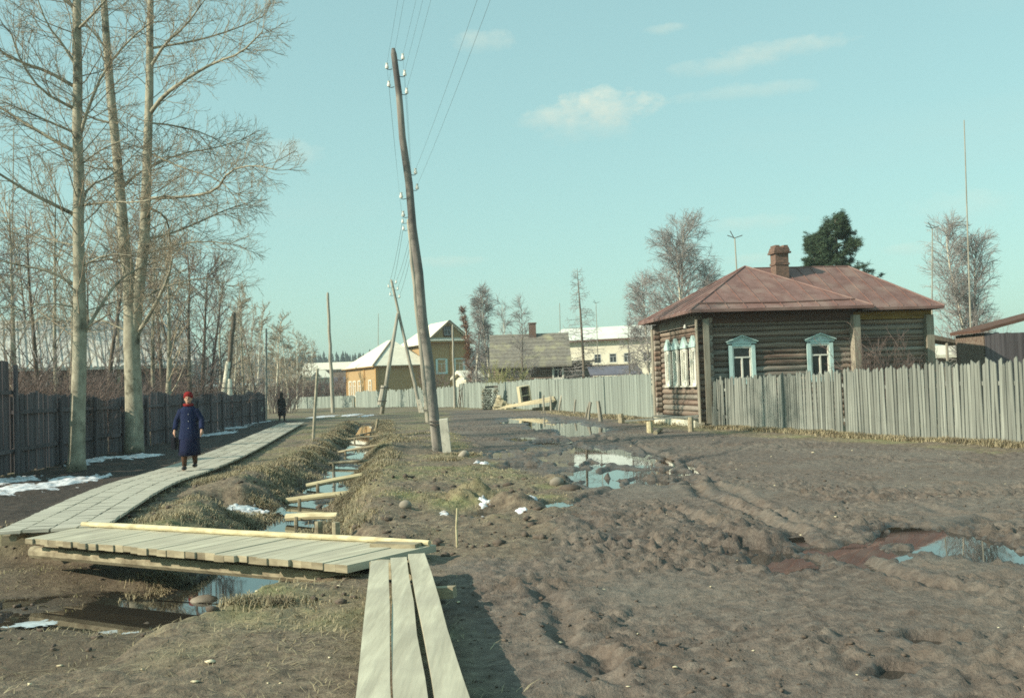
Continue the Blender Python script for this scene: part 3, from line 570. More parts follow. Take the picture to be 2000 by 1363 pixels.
for k, (a, b2, c, d, lb) in enumerate(((80, 1255, 90, 16, 'thawing ice sheet in the shaded hollow by the planks'), (210, 1245, 70, 14, 'wet grey ice along the near ditch edge'), (60, 1215, 40, 6, 'narrow ice slab in the dark near ditch'))):
    patch(a, b2, c, d, lb, 71 + k, .006, W['ice'], 'ice_sheet', 'ice', base_z=-.405)
# ------------------------------------------------------------------ mud clods, litter and dry grass (uncountable)
def scatter_lumps(name, n, xr, yr, size, keep, m_, seed, flat=.6, embed=.3):
    r_ = np.random.default_rng(seed); x = r_.uniform(*xr, n); u = r_.uniform(0, 1, n); y = yr[0] * (yr[1] / yr[0]) ** u
    hh, mu, so_, gr, we, di = terrain(x, y, True); ok = keep(x, y, mu, so_, gr, we, di) > r_.uniform(0, 1, n); x, y, hh = x[ok], y[ok], hh[ok]; n = len(x)
    base = np.array([(0, 0, 1), (.89, 0, .45), (.28, .85, .45), (-.72, .53, .45), (-.72, -.53, .45), (.28, -.85, .45), (.72, .53, -.45), (-.28, .85, -.45), (-.89, 0, -.45), (-.28, -.85, -.45), (.72, -.53, -.45), (0, 0, -1)])
    fc = np.array([(0, 1, 2), (0, 2, 3), (0, 3, 4), (0, 4, 5), (0, 5, 1), (1, 6, 2), (2, 7, 3), (3, 8, 4), (4, 9, 5), (5, 10, 1), (1, 10, 6), (2, 6, 7), (3, 7, 8), (4, 8, 9), (5, 9, 10), (6, 11, 7), (7, 11, 8), (8, 11, 9), (9, 11, 10), (10, 11, 6)])
    s = size[0] * (size[1] / size[0]) ** (r_.uniform(0, 1, n) ** 1.8); k = r_.uniform(.45, 1.4, (n, 12)); sx = r_.uniform(.7, 1.5, n)
    V = base[None] * k[..., None] * s[:, None, None]; V[..., 0] *= sx[:, None]; V[..., 2] *= flat; V[..., 0] += x[:, None]; V[..., 1] += y[:, None]; V[..., 2] += (hh + s * flat * (1 - 2 * embed))[:, None]
    Fq = fc[None] + (np.arange(n) * 12)[:, None, None]
    o = ob(name, np_mesh(name, V.reshape(-1, 3), Fq.reshape(-1, 3), False), m_); return stuff(o)
tag(scatter_lumps('mud_clods', 9000, (-1.5, 14), (5.2, 34), (.006, .022), lambda x, y, mu, s, g, w_, d: mu * (1 - w_) * sst(.35, .7, vn(x * .7, y * .7, 201)), W['clod'], 11, embed=.4), 'loose clods churned up all over the mud road', 'clods')
tag(scatter_lumps('wood_litter', 500, (-6, 13), (5.5, 30), (.008, .028), lambda x, y, mu, s, g, w_, d: .6 + 0 * x, W['fresh'], 12, .35, .1), 'scattered chips and pale litter on the ground', 'litter')
tag(scatter_lumps('verge_rubble', 1600, (-7, 3), (8, 20), (.02, .07), lambda x, y, mu, s, g, w_, d: (1 - mu) * (.25 + .75 * sst(.5, .8, vn(x * .8, y * .8, 203))), W['clod'], 13), 'earth crumbs along the ditch banks', 'rubble')
def grass_blades(name, n, xr, yr, ln, keep, m_, seed, wd=.0022, lean=1.1, clump=None, rise=1.):
    r_ = np.random.default_rng(seed); x = r_.uniform(*xr, n); u = r_.uniform(0, 1, n); y = yr[0] * (yr[1] / yr[0]) ** u
    if clump is not None:
        cl = np.array(clump); i_ = r_.integers(0, len(cl), n); x = cl[i_, 0] + r_.normal(0, 1, n) * cl[i_, 2]; y = cl[i_, 1] + r_.normal(0, 1, n) * cl[i_, 3]
    hh, mu, so_, gr, we, di = terrain(x, y, True); ok = keep(x, y, mu, so_, gr, we, di) > r_.uniform(0, 1, n); x, y, hh = x[ok], y[ok], hh[ok]; n = len(x)
    a = r_.uniform(0, 2 * math.pi, n); l_ = r_.uniform(*ln, n); le = r_.uniform(.25, lean, n); dx, dy = np.cos(a), np.sin(a); w_ = wd * (1 + y / 14)
    p0 = np.stack([x, y, hh - .01], 1); dr = np.stack([dx, dy, 0 * x], 1); si = np.stack([-dy, dx, 0 * x], 1) * w_[:, None]; z = np.array([0, 0, 1.])
    mid = p0 + dr * (l_ * le * .35)[:, None] + z * (l_ * .62 * rise)[:, None]; tip = p0 + dr * (l_ * le)[:, None] + z * (l_ * (1.05 - le * .75) * rise + .015 * (1 - rise))[:, None]
    V = np.stack([p0 - si, p0 + si, mid + si * .7, mid - si * .7, tip], 1).reshape(-1, 3); b_ = np.arange(n) * 5
    Fq = np.concatenate([np.stack([b_, b_ + 1, b_ + 2], 1), np.stack([b_, b_ + 2, b_ + 3], 1), np.stack([b_ + 3, b_ + 2, b_ + 4], 1)])
    return stuff(ob(name, np_mesh(name, V, Fq), m_))
W['straw'] = mat('dry_straw', (.46, .40, .255), (.20, .165, .11), (2.5, 2.5, 2.5), .8, 0, rand=0)
W['fresh_grass'] = mat('thin_green_grass', (.20, .22, .085), (.28, .25, .12), (1.5, 1.5, 1.5), .8, 0, rand=0)
tag(grass_blades('dry_grass', 120000, (-9, 4), (7, 45), (.02, .07), lambda x, y, mu, s, g, w_, d: g * (.25 + .75 * sst(.4, .65, vn(x * 1.6, y * 1.2, 301))) * (np.abs(x + .7) > .0), W['straw'], 21), 'short dry grass covering the verge and ditch banks', 'grass')
tag(grass_blades('short_green_grass', 60000, (-6, 3), (9, 40), (.02, .06), lambda x, y, mu, s, g, w_, d: g * sst(.45, .7, vn(x * .5, y * .35, 305)), W['fresh_grass'], 22), 'thin new green grass on the hump by the poles', 'grass')
tag(grass_blades('flattened_straw', 26000, (-6, 1.5), (5.5, 20), (.08, .24), lambda x, y, mu, s, g, w_, d: (1 - mu) * (1 - s) * (.25 + .75 * sst(.4, .7, vn(x * 1.1, y * 1.1, 311))), W['straw'], 25, .0022, 1.45, None, .16), 'flattened straw and dead stems lying on the bank', 'grass')
TUS = []
for k in range(len(DITCH) - 5):
    a_, b_ = Vector(DITCH[k]), Vector(DITCH[k + 1]); d_ = (b_ - a_); s_ = Vector((d_.y, -d_.x)).normalized()
    for f_ in range(max(3, int(d_.length * 1.5))):
        for sg in (-1, 1):
            p = a_ + d_ * rnd.random() + s_ * sg * rnd.uniform(.45, 1.1); TUS.append((p.x, p.y, .15, .18))
for (a, b2, rx, ry) in ((455, 928, .5, .5), (500, 915, .5, .6), (350, 985, .35, .4), (320, 1010, .4, .3), (420, 965, .35, .3), (395, 975, .3, .3), (540, 940, .4, .6), (560, 960, .4, .4), (585, 925, .5, .6), (520, 1000, .25, .4), (470, 1025, .25, .2), (540, 1020, .3, .3), (640, 1030, .3, .35), (655, 1000, .3, .4), (690, 965, .4, .5), (720, 920, .4, .8), (745, 890, .4, 1), (780, 860, .6, 1.2), (815, 850, .6, 1.4), (700, 880, .4, .6), (625, 890, .6, 1), (590, 900, .5, .8), (660, 860, .7, 1.2), (690, 845, .6, 1.5), (870, 898, .3, .3), (905, 890, .3, .3), (500, 1178, .3, .12), (250, 985, .3, .5), (300, 965, .25, .4)):
    p = on(a, b2); TUS.append((p.x, p.y, rx * .6, ry * .6))
tag(grass_blades('grass_tussocks', 120000, (0, 1), (1, 2), (.06, .19), lambda x, y, mu, s, g, w_, d: (1 - .8 * mu) * (1 - .7 * sst(.8, 1, d)), W['straw'], 23, .0024, 1.3, TUS, .7), 'tussocks of long bleached grass on the ditch banks', 'grass')
FG = []
fa, fb = gp(1390, 834), gp(1990, 872)
for k in range(60): p = fa.lerp(fb, k / 59 * 1.05); FG.append((p.x - .15, p.y - .1, .16, .28))
for k in range(30): p = gp(1380 - k * 10, 832 - k * .9); FG.append((p.x - .2, p.y, .3, .5))
tag(grass_blades('fence_grass', 26000, (0, 1), (1, 2), (.05, .2), lambda x, y, mu, s, g, w_, d: .9 + 0 * x, W['straw'], 24, .0025, 1., FG), 'yellow grass along the foot of the picket fence', 'grass')
# ------------------------------------------------------------------ log house on the right
rnd = random.Random(11)
LOGM = []
for k in range(5):
    pts = [(-.5 + t / 6, rnd.uniform(-.008, .008), rnd.uniform(-.006, .006)) for t in range(7)]
    LOGM.append(fix_normals(MB().tube(pts, [.104 * rnd.uniform(.95, 1.04) for _ in pts], 10, jit=.03, rng=rnd).mesh('log', True)))
def log_row(parent, a, b, z, m_, ang, inset_pt, thick=1.):
    """log along the wall axis from a to b; inset_pt(t) -> local xy"""
    p = inset_pt((a + b) / 2); ob('log', rnd.choice(LOGM), m_, parent, (p[0], p[1], z), (rnd.uniform(0, 6), 0, ang), (b - a, thick, thick))
def cut(lo, hi, holes):
    out = [(lo, hi)]
    for h0, h1 in holes:
        nw = []
        for a, b in out:
            if h1 <= a or h0 >= b: nw.append((a, b)); continue
            if h0 > a + .05: nw.append((a, h0))
            if h1 < b - .05: nw.append((h1, b))
        out = nw
    return out
def window(parent, loc, rz, w_, h_, casing_m, frame_m, ped='gable', curtain=True, depth=.05, panes=3, cw=.13, label=None):
    """facing local -y; loc is the centre of the opening on the wall face"""
    f = MB(); t_ = .055
    f.box((0, 0, h_ / 2 - t_ / 2), (w_, .06, t_)); f.box((0, 0, -h_ / 2 + t_ / 2), (w_, .06, t_)); f.box((-w_ / 2 + t_ / 2, 0, 0), (t_, .06, h_ - 2 * t_)); f.box((w_ / 2 - t_ / 2, 0, 0), (t_, .06, h_ - 2 * t_))
    zt = h_ * .17
    f.box((0, -.002, zt), (w_ - 2 * t_, .052, .05)); f.box((0, -.001, (zt - .025 - h_ / 2 + t_) / 2), (.055, .052, zt - .025 + h_ / 2 - t_))
    o = ob('window', f, frame_m, parent, loc, (0, 0, rz))
    if label: o['label'] = label
    ob('pane', MB().box((0, .03, (zt + h_ / 2) / 2), (w_ - .1, .006, h_ / 2 - zt - .06)), W['glass'], o)
    for s in (-1, 1): ob('pane', MB().box((s * w_ / 4, .03, (zt - h_ / 2) / 2), (w_ / 2 - .07, .006, zt + h_ / 2 - .08)), W['glass'], o)
    c = MB()
    for s in (-1, 1): c.box((s * (w_ / 2 + cw / 2 + .002), -.01 - depth / 2, -.03), (cw, depth, h_ + .16))
    c.box((0, -.03, -h_ / 2 - .075), (w_ - .01, .05, .13)); c.box((0, -.03, h_ / 2 + .045), (w_ - .01, .045, .085))
    ob('casing', c, casing_m, o)
    sw = w_ / 2 + cw
    if ped == 'gable':
        q = MB(); z0 = h_ / 2 + .09
        q.prism([(-sw - .05, -.07, z0), (sw + .05, -.07, z0), (sw + .05, -.07, z0 + .07), (0, -.07, z0 + .26), (-sw - .05, -.07, z0 + .07)], (0, .075, 0)); ob('pediment', q, casing_m, o)
        q = MB()
        for s in (-1, 1):
            for k in range(5): x = s * (.1 + k * (sw - .12) / 5); q.box((x, -.078, z0 + .15 - abs(x) * .26), (.05, .012, .03), Matrix.Rotation(s * .3, 3, 'Y'))
        ob('carving', q, W['curtain'], o)
        q = MB()
        for s in (-1, 1): q.bar((0, -.10, z0 + .275), (s * (sw + .09), -.10, z0 + .07), .12, .025, (0, 0, 1))
        ob('pediment_cornice', q, casing_m, o)
    elif ped == 'house':
        q = MB(); z0 = h_ / 2 + .09; q.prism([(-sw - .02, -.09, z0), (sw + .02, -.09, z0), (sw + .05, -.09, z0 + .10), (0, -.09, z0 + .42), (-sw - .05, -.09, z0 + .10)], (0, .10, 0)); ob('pediment', q, W['blue_trim'], o)
    ob('sill', MB().box((0, -.06, -h_ / 2 - .155), (w_ + 2 * cw + .06, .12, .035)), casing_m, o)
    if curtain:
        q = MB()
        for s in (-1, 1):
            n_ = 8
            for k in range(n_):
                x0 = s * (w_ / 2 - .05 - k * w_ * .3 / n_); x1 = s * (w_ / 2 - .05 - (k + 1) * w_ * .3 / n_); y0, y1 = .07 + .018 * (k % 2), .07 + .018 * ((k + 1) % 2)
                q.face([(x0, y0, -h_ / 2 + .05), (x1, y1, -h_ / 2 + .05), (x1, y1, h_ * .15), (x0, y0, h_ * .15)])
        cc = ob('curtain', q.mesh('curtain'), W['curtain'], o)
    return o
Nc = gp(1383, 835); Nc.z = 0; RZ = rad(7.8); U = Vector((math.cos(RZ), math.sin(RZ), 0)); Vv = Vector((-math.sin(RZ), math.cos(RZ), 0))
house = thing('log_house', 'brown log house with red metal roof and pale blue window casings', 'house', Nc, RZ)
LF = solve(Nc + Vector((0, 0, 2)), Vv, 1289); LS = solve(Nc + Vector((0, 0, 2)), U, 1668); L2 = solve(Nc + Vector((0, 0, 2)) + Vv * .9, U, 1814)
print('facade', LF, 'side', LS, 'block2', L2)
zr = lambda px, py, Y: at(px, py, Y).z
ww, wh = .68, 1.12
sidew = [solve(Nc + Vector((0, 0, 2.2)), U, px) for px in (1448.5, 1601)]
zc_s = (zr(1448, 677, 36.2) + zr(1448, 741, 36.2)) / 2
facw = [solve(Nc + Vector((0, 0, 2.2)), Vv, px) for px in (1358, 1340, 1323.5, 1308.5)]
zc_f = (zr(1350, 680, 37.5) + zr(1350, 750, 37.5)) / 2
print('windows', sidew, facw, zc_s, zc_f)
holes_s = [(c - ww / 2 - .01, c + ww / 2 + .01) for c in sidew]; wf = .40; holes_f = [(c - wf / 2 - .01, c + wf / 2 + .01) for c in facw]
TOP = 3.62
for k in range(18):
    z = .32 + k * .2
    hs = holes_s if abs(z - zc_s) < wh / 2 + .06 else []
    for a, b in cut(.0, LS, hs): log_row(house, a, b, z, W['log'], 0, lambda t: (t, .11))
    z2 = z - .1; hf = holes_f if abs(z2 - zc_f) < wh / 2 + .06 else []
    for a, b in cut(.0, LF, hf): log_row(house, a, b, z2, W['log_grey'], math.pi / 2, lambda t: (.11, t))
    for a, b in [(LS + .12, L2)]: log_row(house, a, b, z - .04, W['log'], 0, lambda t: (t, .9 + .11))
    if k % 1 == 0:
        log_row(house, -.25, .02, z, W['log_grey'], 0, lambda t: (t, .14)); log_row(house, -.24, .02, z2, W['log'], math.pi / 2, lambda t: (.12, t))
        log_row(house, -.25, .02, z, W['log_grey'], 0, lambda t: (t, LF - .12))
# corners cased with boards
for (x, y, w_, d_, nm) in ((-.02, -.27, .20, .04, 0), (-.275, -.02, .03, .2, 1), (LS + .02, -.16, .24, .34, 2), (L2 + .02, .86, .28, .30, 3), (-.275, LF, .03, .24, 4)):
    ob('corner_board', MB().box((x, y, TOP / 2 + .1), (w_, d_, TOP - .1)), W['trim'], house)
# remaining walls, floor
ob('back_wall', MB().box((LS / 2, LF - .12, 1.9), (LS - .3, .1, 3.6)), W['log'], house)
ob('party_wall', MB().box((LS + .02, LF / 2 + .1, 1.9), (.1, LF - .3, 3.6)), W['log'], house)
ob('annex_wall', MB().box((L2 + .03, LF / 2 + .5, 1.9), (.1, LF - 1.0, 3.6)), W['log'], house)
ob('annex_back_wall', MB().box(((LS + L2) / 2, LF - .1, 1.9), (L2 - LS - .1, .1, 3.6)), W['log'], house)
ob('plinth', MB().box((LS / 2, .14, .06), (LS, .26, .3)), W['trim'], house)
ob('earth_bench', MB().box((-.17, LF * .52, .10), (.34, LF * .92, .34), j=.02, rng=rnd), W['cream'], house)
ob('earth_bench_board', MB().box((-.19, LF * .52, .292), (.42, LF * .94, .04), j=.015, rng=rnd), W['picket'], house)
for c in sidew: window(house, (c, -.02, zc_s), 0, ww, wh, W['blue_trim'], W['white'], 'gable')
for c in facw: window(house, (-.02, c, zc_f), -math.pi / 2, wf, wh, W['white'], W['white'], 'house', cw=.13, depth=.07)
# frieze boards and soffit
ob('frieze', MB().box((LS / 2 - .02, -.045, 3.72), (LS + .1, .07, .40)), W['frieze'], house)
ob('frieze', MB().box((-.045, LF / 2, 3.72), (.07, LF, .40)), W['log_grey'], house)
ob('frieze', MB().box(((LS + L2) / 2 + .15, .86, 3.70), (L2 - LS, .06, .28)), W['ochre'], house)
def hip(e, z0, r0, r1, z1, th=.05):
    """hip roof over rectangle e=(x0,x1,y0,y1) with ridge end points"""
    x0, x1, y0, y1 = e; m_ = MB(); P_ = [(x0, y0, z0), (x1, y0, z0), (x1, y1, z0), (x0, y1, z0), (*r0, z1), (*r1, z1)]
    B_ = [(p[0], p[1], p[2] - th) for p in P_]; b = len(m_.v); m_.v += P_ + B_
    top = [(0, 1, 5, 4), (1, 2, 5), (2, 3, 4, 5), (3, 0, 4)]
    if abs(r0[0] - r1[0]) + abs(r0[1] - r1[1]) < 1e-4: m_.v = P_[:5] + [(p[0], p[1], p[2] - th) for p in P_[:5]]; top = [(0, 1, 4), (1, 2, 4), (2, 3, 4), (3, 0, 4)]; kk = 5
    else: kk = 6
    m_.f += top + [tuple(i + kk for i in f)[::-1] for f in top] + [(i, i + kk, (i + 1) % 4 + kk, (i + 1) % 4) for i in range(4)]
    return m_
e1 = (-.62, LS + .5, -.62, LF + .62); c1 = ((e1[0] + e1[1]) / 2, (e1[2] + e1[3]) / 2); ZE, ZA = 3.97, 5.76
rf = ob('roof', hip(e1, ZE, c1, c1, ZA), W['roof_red'], house)
y2m = (.28 + LF + .62) / 2
e2 = (LS - 1.6, L2 + .36, .28, LF + .64); rf2 = ob('roof', hip(e2, ZE - .02, (3.1, y2m), (L2 - 1.75, y2m), 5.73), W['roof_red'], house)
ob('soffit', MB().box(((e1[0] + e1[1]) / 2, (e1[2] + e1[3]) / 2, ZE - .072), (e1[1] - e1[0] - .03, e1[3] - e1[2] - .03, .035)), W['soffit'], house)
ob('soffit', MB().box(((LS + .52 + e2[1]) / 2, (e2[2] + e2[3]) / 2, ZE - .098), (e2[1] - LS - .56, e2[3] - e2[2] - .03, .035)), W['soffit'], house)
ob('fascia', MB().box(((e1[0] + e1[1]) / 2, e1[2] - .014, ZE - .05), (e1[1] - e1[0] + .02, .025, .10)), W['roof_red'], house)
ob('fascia', MB().box((e1[0] - .014, (e1[2] + e1[3]) / 2, ZE - .05), (.025, e1[3] - e1[2], .10)), W['roof_red'], house)
ob('fascia', MB().box(((LS + .52 + e2[1]) / 2, e2[2] - .014, ZE - .07), (e2[1] - LS - .55, .025, .09)), W['roof_red'], house)
# standing seams on the sheet metal
def seams(face_a, face_b, apexes, n, parent):
    """face_a->face_b eave, apexes (left,right) ridge points; seams run up the slope"""
    fa, fb = Vector(face_a), Vector(face_b); a0, a1 = Vector(apexes[0]), Vector(apexes[1]); ev = (fb - fa).normalized(); ln = (fb - fa).length
    mid = (a0 + a1) / 2; upd = (mid - fa) - ev * (mid - fa).dot(ev); s0, s1 = (a0 - fa).dot(ev), (a1 - fa).dot(ev)
    nn = upd.cross(ev).normalized(); nn = nn if nn.z > 0 else -nn
    for k in range(1, n):
        s = ln * k / n + .02; f_ = min(1, s / max(s0, .01), (ln - s) / max(ln - s1, .01)) - .03
        a = fa + ev * s + nn * .01 + upd * .012; b = a + upd * f_
        ob('standing_seam', MB().bar(a, b, .022, .035, nn), W['roof_red'], parent)
ap = (c1[0], c1[1], ZA); seams((e1[0], e1[2], ZE), (e1[1], e1[2], ZE), (ap, ap), 10, rf); seams((e1[0], e1[3], ZE), (e1[0], e1[2], ZE), (ap, ap), 10, rf)
seams((e2[0], e2[2], ZE - .02), (e2[1], e2[2], ZE - .02), ((3.1, y2m, 5.73), (L2 - 1.75, y2m, 5.73)), 10, rf2)
for a, b in (((e1[0], e1[2], ZE), ap), ((e1[1], e1[2], ZE), ap), ((e1[0], e1[3], ZE), ap)): ob('hip_cap', MB().tube([Vector(a) + Vector((0, 0, .01)), Vector(b) + Vector((0, 0, .01))], .03, 6), W['roof_red'], rf)
for a, b in (((e2[1], e2[2], ZE - .02), (L2 - 1.75, y2m, 5.73)), ((3.1, y2m, 5.73), (L2 - 1.75, y2m, 5.73))): ob('hip_cap', MB().tube([Vector(a) + Vector((0, 0, .01)), Vector(b) + Vector((0, 0, .01))], .03, 6), W['roof_red'], rf2)
sl_ = (ZA - ZE) / (c1[1] - e1[2]); d_ = .42
ob('gutter_lip', MB().tube([Vector((e1[0] + d_, e1[2] + d_, ZE + d_ * sl_ + .02)), Vector((c1[0], e1[2] + d_ * .8, ZE + d_ * .8 * sl_ + .025)), Vector((e1[1] - d_, e1[2] + d_ * 1.1, ZE + d_ * 1.1 * sl_ + .02))], .035, 6), W['roof_red'], rf)
ob('patch_sheet', MB().box((LS + .62, .22, ZE + .06), (.55, .3, .015), Matrix.Rotation(.45, 3, 'X') @ Matrix.Rotation(.2, 3, 'Z')), W['picket'], rf2)
# chimney
cl = at(1523, 522, 39.0); v_ = cl - Nc; cx_, cy_ = v_.dot(U), v_.dot(Vv); zt_ = at(1523, 484, 39.0).z
ch = ob('chimney', MB().box((0, 0, (zt_ - 5.0) / 2), (.50, .50, zt_ - 5.0)), W['brick'], house, (cx_, cy_, 5.0))
for z_, w_ in ((.12, .60), (.20, .66), (.05, .55), (.62, .55)): ob('brick_corbel', MB().box((0, 0, zt_ - 5.0 - z_), (w_, w_, .075), j=.012, rng=rnd), W['brick'], ch)
ob('flue', MB().box((0, 0, zt_ - 5.0 + .003), (.28, .28, .01)), W['dark_in'], ch)
for s in (-1, 1): ob('chimney_brick', MB().box((s * .16, 0, zt_ - 5.0 + .035), (.16, .52, .07), j=.015, rng=rnd), W['brick'], ch)
ob('lamp_bracket', MB().tube([(-.10, .75, 3.42), (-.45, .7, 3.5)], .015, 6), W['metal'], house); ob('insulator', MB().tube([(-.45, .7, 3.42), (-.45, .7, 3.47), (-.45, .7, 3.55)], [.05, .055, .02], 8), W['porcelain'], house)
# bench and stumps before the facade
bn = thing('rough_bench', 'low rail bench on a stump before the four windowed facade', 'bench', gp(1270, 846)); o0 = Vector(bn.location)
a, b = at(1222, 822, o0.y + .4) - o0, at(1364, 812, o0.y - .2) - o0
ob('seat_board', MB().bar(a, b, .24, .05), W['picket'], bn); ob('stump_leg', MB().tube([(0, 0, -.1), (0, .1, at(1270, 822, o0.y).z - .03)], [.11, .10], 9), W['pale_pole'], bn); ob('stump_leg', MB().tube([(b.x - .25, b.y, -.1), (b.x - .25, b.y, b.z - .03)], [.09, .09], 9), W['beam'], bn)
stake(1214, 825, 1212, 808, .13, W['beam'], 'squat dark stump beside the bench', 'stump', 'stump')
tag(ob('fallen_log', MB().tube([on(1280, 847, .05), on(1291, 843, .08)], [.07, .07], 8), W['beam']), 'short log lying beside the bench stump', 'log')
for k, (a, b, c, d, r_, lb) in enumerate(((1091, 802, 1097, 772, .07, 'leaning pale post nearest the stacked boards'), (1121, 810, 1124, 780, .06, 'upright thin post second from the stacked boards'), (1142, 815, 1152, 784, .05, 'slim leaning post beside its twin at the verge'), (1149, 819, 1154, 785, .06, 'stouter twin post leaning right at the verge'), (1174, 822, 1168, 783, .09, 'thick square post leaning left near the bench'))):
    stake(a, b, c, d, r_, W['greypole'], lb, 'post', 'verge_post')
# ------------------------------------------------------------------ fences
def picket_mesh(w_, t_, pointed, r_):
    p = []
    hw = w_ / 2; c = r_.uniform(-.35, .35) * w_
    pts = [(-hw, 0), (hw, 0), (hw * r_.uniform(.85, 1), .965), (c, 1.0), (-hw * r_.uniform(.85, 1), .97)] if pointed else [(-hw, 0), (hw, 0), (hw, r_.uniform(.985, 1)), (-hw, r_.uniform(.985, 1))]
    return fix_normals(MB().prism([(x, -t_ / 2, z) for x, z in pts], (0, t_, 0)).mesh('picket'))
PM = [picket_mesh(rnd.uniform(.085, .112), .024, True, rnd) for _ in range(8)]
BM = [picket_mesh(rnd.uniform(.15, .19), .026, rnd.random() < .3, rnd) for _ in range(8)]
def fence(name, label, a, b, hfun, meshes, pitch, m_, board='picket', tilt=.02, rails=(.35, 1.35), post_every=2.4, group=None, side=1, gap=0., zj=.04, hole=()):
    a = Vector((a.x, a.y, 0)); b = Vector((b.x, b.y, 0)); d = b - a; ln = d.length; az = math.atan2(d.y, d.x); t = thing(name, label, 'fence', a, az, group); n_ = int(ln / pitch)
    P_ = [a + d * ((k + .5) / n_) for k in range(n_)]; hz = terrain(np.array([p.x for p in P_]), np.array([p.y for p in P_]))
    for k in range(n_):
        if rnd.random() < gap: continue
        x = (k + .5) * pitch + rnd.uniform(-.012, .012); hh = hfun(x / ln) * (1 + rnd.gauss(0, zj)); bz = max(hz[k], -.05) + rnd.uniform(-.02, .03); ti = rnd.gauss(0, tilt)
        if k in hole: ti = -.11
        ob(board, rnd.choice(meshes), m_, t, (x, rnd.uniform(-.006, .006), bz), (0, ti, rnd.uniform(-.04, .04)), (rnd.uniform(.9, 1.08), 1, hh - bz))
    for r_ in rails:
        k = 0
        while k < ln - .1:
            e = min(k + 4.0, ln); ob('rail', MB().bar((k, side * .055, r_ + rnd.uniform(-.04, .04)), (e - .01, side * .055, r_ + rnd.uniform(-.04, .04)), .06, .09), m_, t); k = e
    x = .1
    while x < ln: ob('post', MB().tube([(x, side * .15, -.3), (x + rnd.uniform(-.03, .03), side * .15, hfun(x / ln) * .96)], [.065, .055], 7), m_, t); x += post_every
    return t
FR0, FR1 = gp(1391, 834), gp(2010, 872); FR1 = FR1 + (FR1 - FR0).normalized() * 6; fz = lambda t: 1.66 + .16 * min(1, t * 1.36)
fence('picket_fence', 'uneven grey picket fence in front of the log house', FR0, FR1, fz, PM, .122, W['picket'], 'picket', .014, (.4, 1.3), 2.6, side=1, gap=.012, zj=.022)
for k in range(4):
    p = FR0.lerp(FR1, .012 + k * .01); q = ob('broken_paling', rnd.choice(PM), W['pale_pole'], None, (p.x - .12 - .05 * k, p.y - .1, H(p.x, p.y)), (0.05, .03 * k - .04, RZ + rnd.uniform(-.2, .2)), (1, 1, (1.55, .75, 1.6, .6)[k])); tag(q, ('tall loose pale paling at the house corner', 'short broken paling stub at the house corner', 'tall narrow paling leaning on the fence end', 'lowest broken paling at the fence end')[k], 'paling')
F0, F1_, F2 = gp(1289, 817), gp(1092, 801), at(898, 790, 92)
fence('board_fence', 'grey green board fence running from the log house to the stacked boards', F0, F1_, lambda t: 2.0, BM, .185, W['far_fence'], 'board', .012, (.5, 1.5), 3, side=-1, zj=.015, hole=(4, 5))
fence('board_fence', 'pale board fence behind the woodpile and crate', F1_ + Vector((-.02, .05, 0)), F2, lambda t: 2.05 + .05 * math.sin(t * 9), BM, .185, W['far_fence'], 'board', .012, (.5, 1.5), 3, side=-1, zj=.02)
F3, F4 = at(800, 790, 103), at(693, 785, 114)
BM3 = [picket_mesh(rnd.uniform(.24, .30), .03, False, rnd) for _ in range(5)]
fence('board_fence', 'distant grey fence behind the leaning power poles', F2 + Vector((-.05, .05, 0)), F3, lambda t: 1.85, BM3, .29, W['far_fence'], 'board', .01, (.5, 1.4), 4, side=-1)
fence('board_fence', 'distant fence with dark boards below the yellow annex', F3 + Vector((-.05, .05, 0)), F4, lambda t: 1.75, BM3, .29, W['far_fence'], 'board', .01, (.5, 1.4), 4, side=-1)
W['green'] = mat('faded_green_fence_paint', (.40, .47, .33), (.30, .37, .26), (8, 8, 1), .85, .3, rand=.1)
fence('low_green_fence', 'low faded green fence left of the yellow annex', F4 + Vector((-.1, .1, 0)), at(556, 785, 124), lambda t: 1.3, BM3, .29, W['green'], 'board', .008, (.4, 1.0), 4, side=-1, zj=.01)
LF0, LF1 = gp(22, 926), gp(517, 822)
BL = [picket_mesh(rnd.uniform(.155, .20), .025, False, rnd) for _ in range(8)]
fence('dark_board_fence', 'long dark weathered board fence along the left side of the lane', LF0, LF1, lambda t: 1.78 + .09 * math.sin(t * 23) + .05 * math.sin(t * 61), BL, .182, W['dark_fence'], 'board', .012, (.55, 1.4), 3, side=-1, zj=.012, gap=.02)
LG = LF0 + (LF0 - LF1).normalized() * 3.2
fence('tall_board_gate', 'tall gate of dark boards at the near end of the long fence', LG, LF0 - (LF1 - LF0).normalized() * .02, lambda t: 2.62, BL, .182, W['dark_fence'], 'board', .006, (.55, 1.9), 3.05, side=-1, zj=.012, gap=.12)
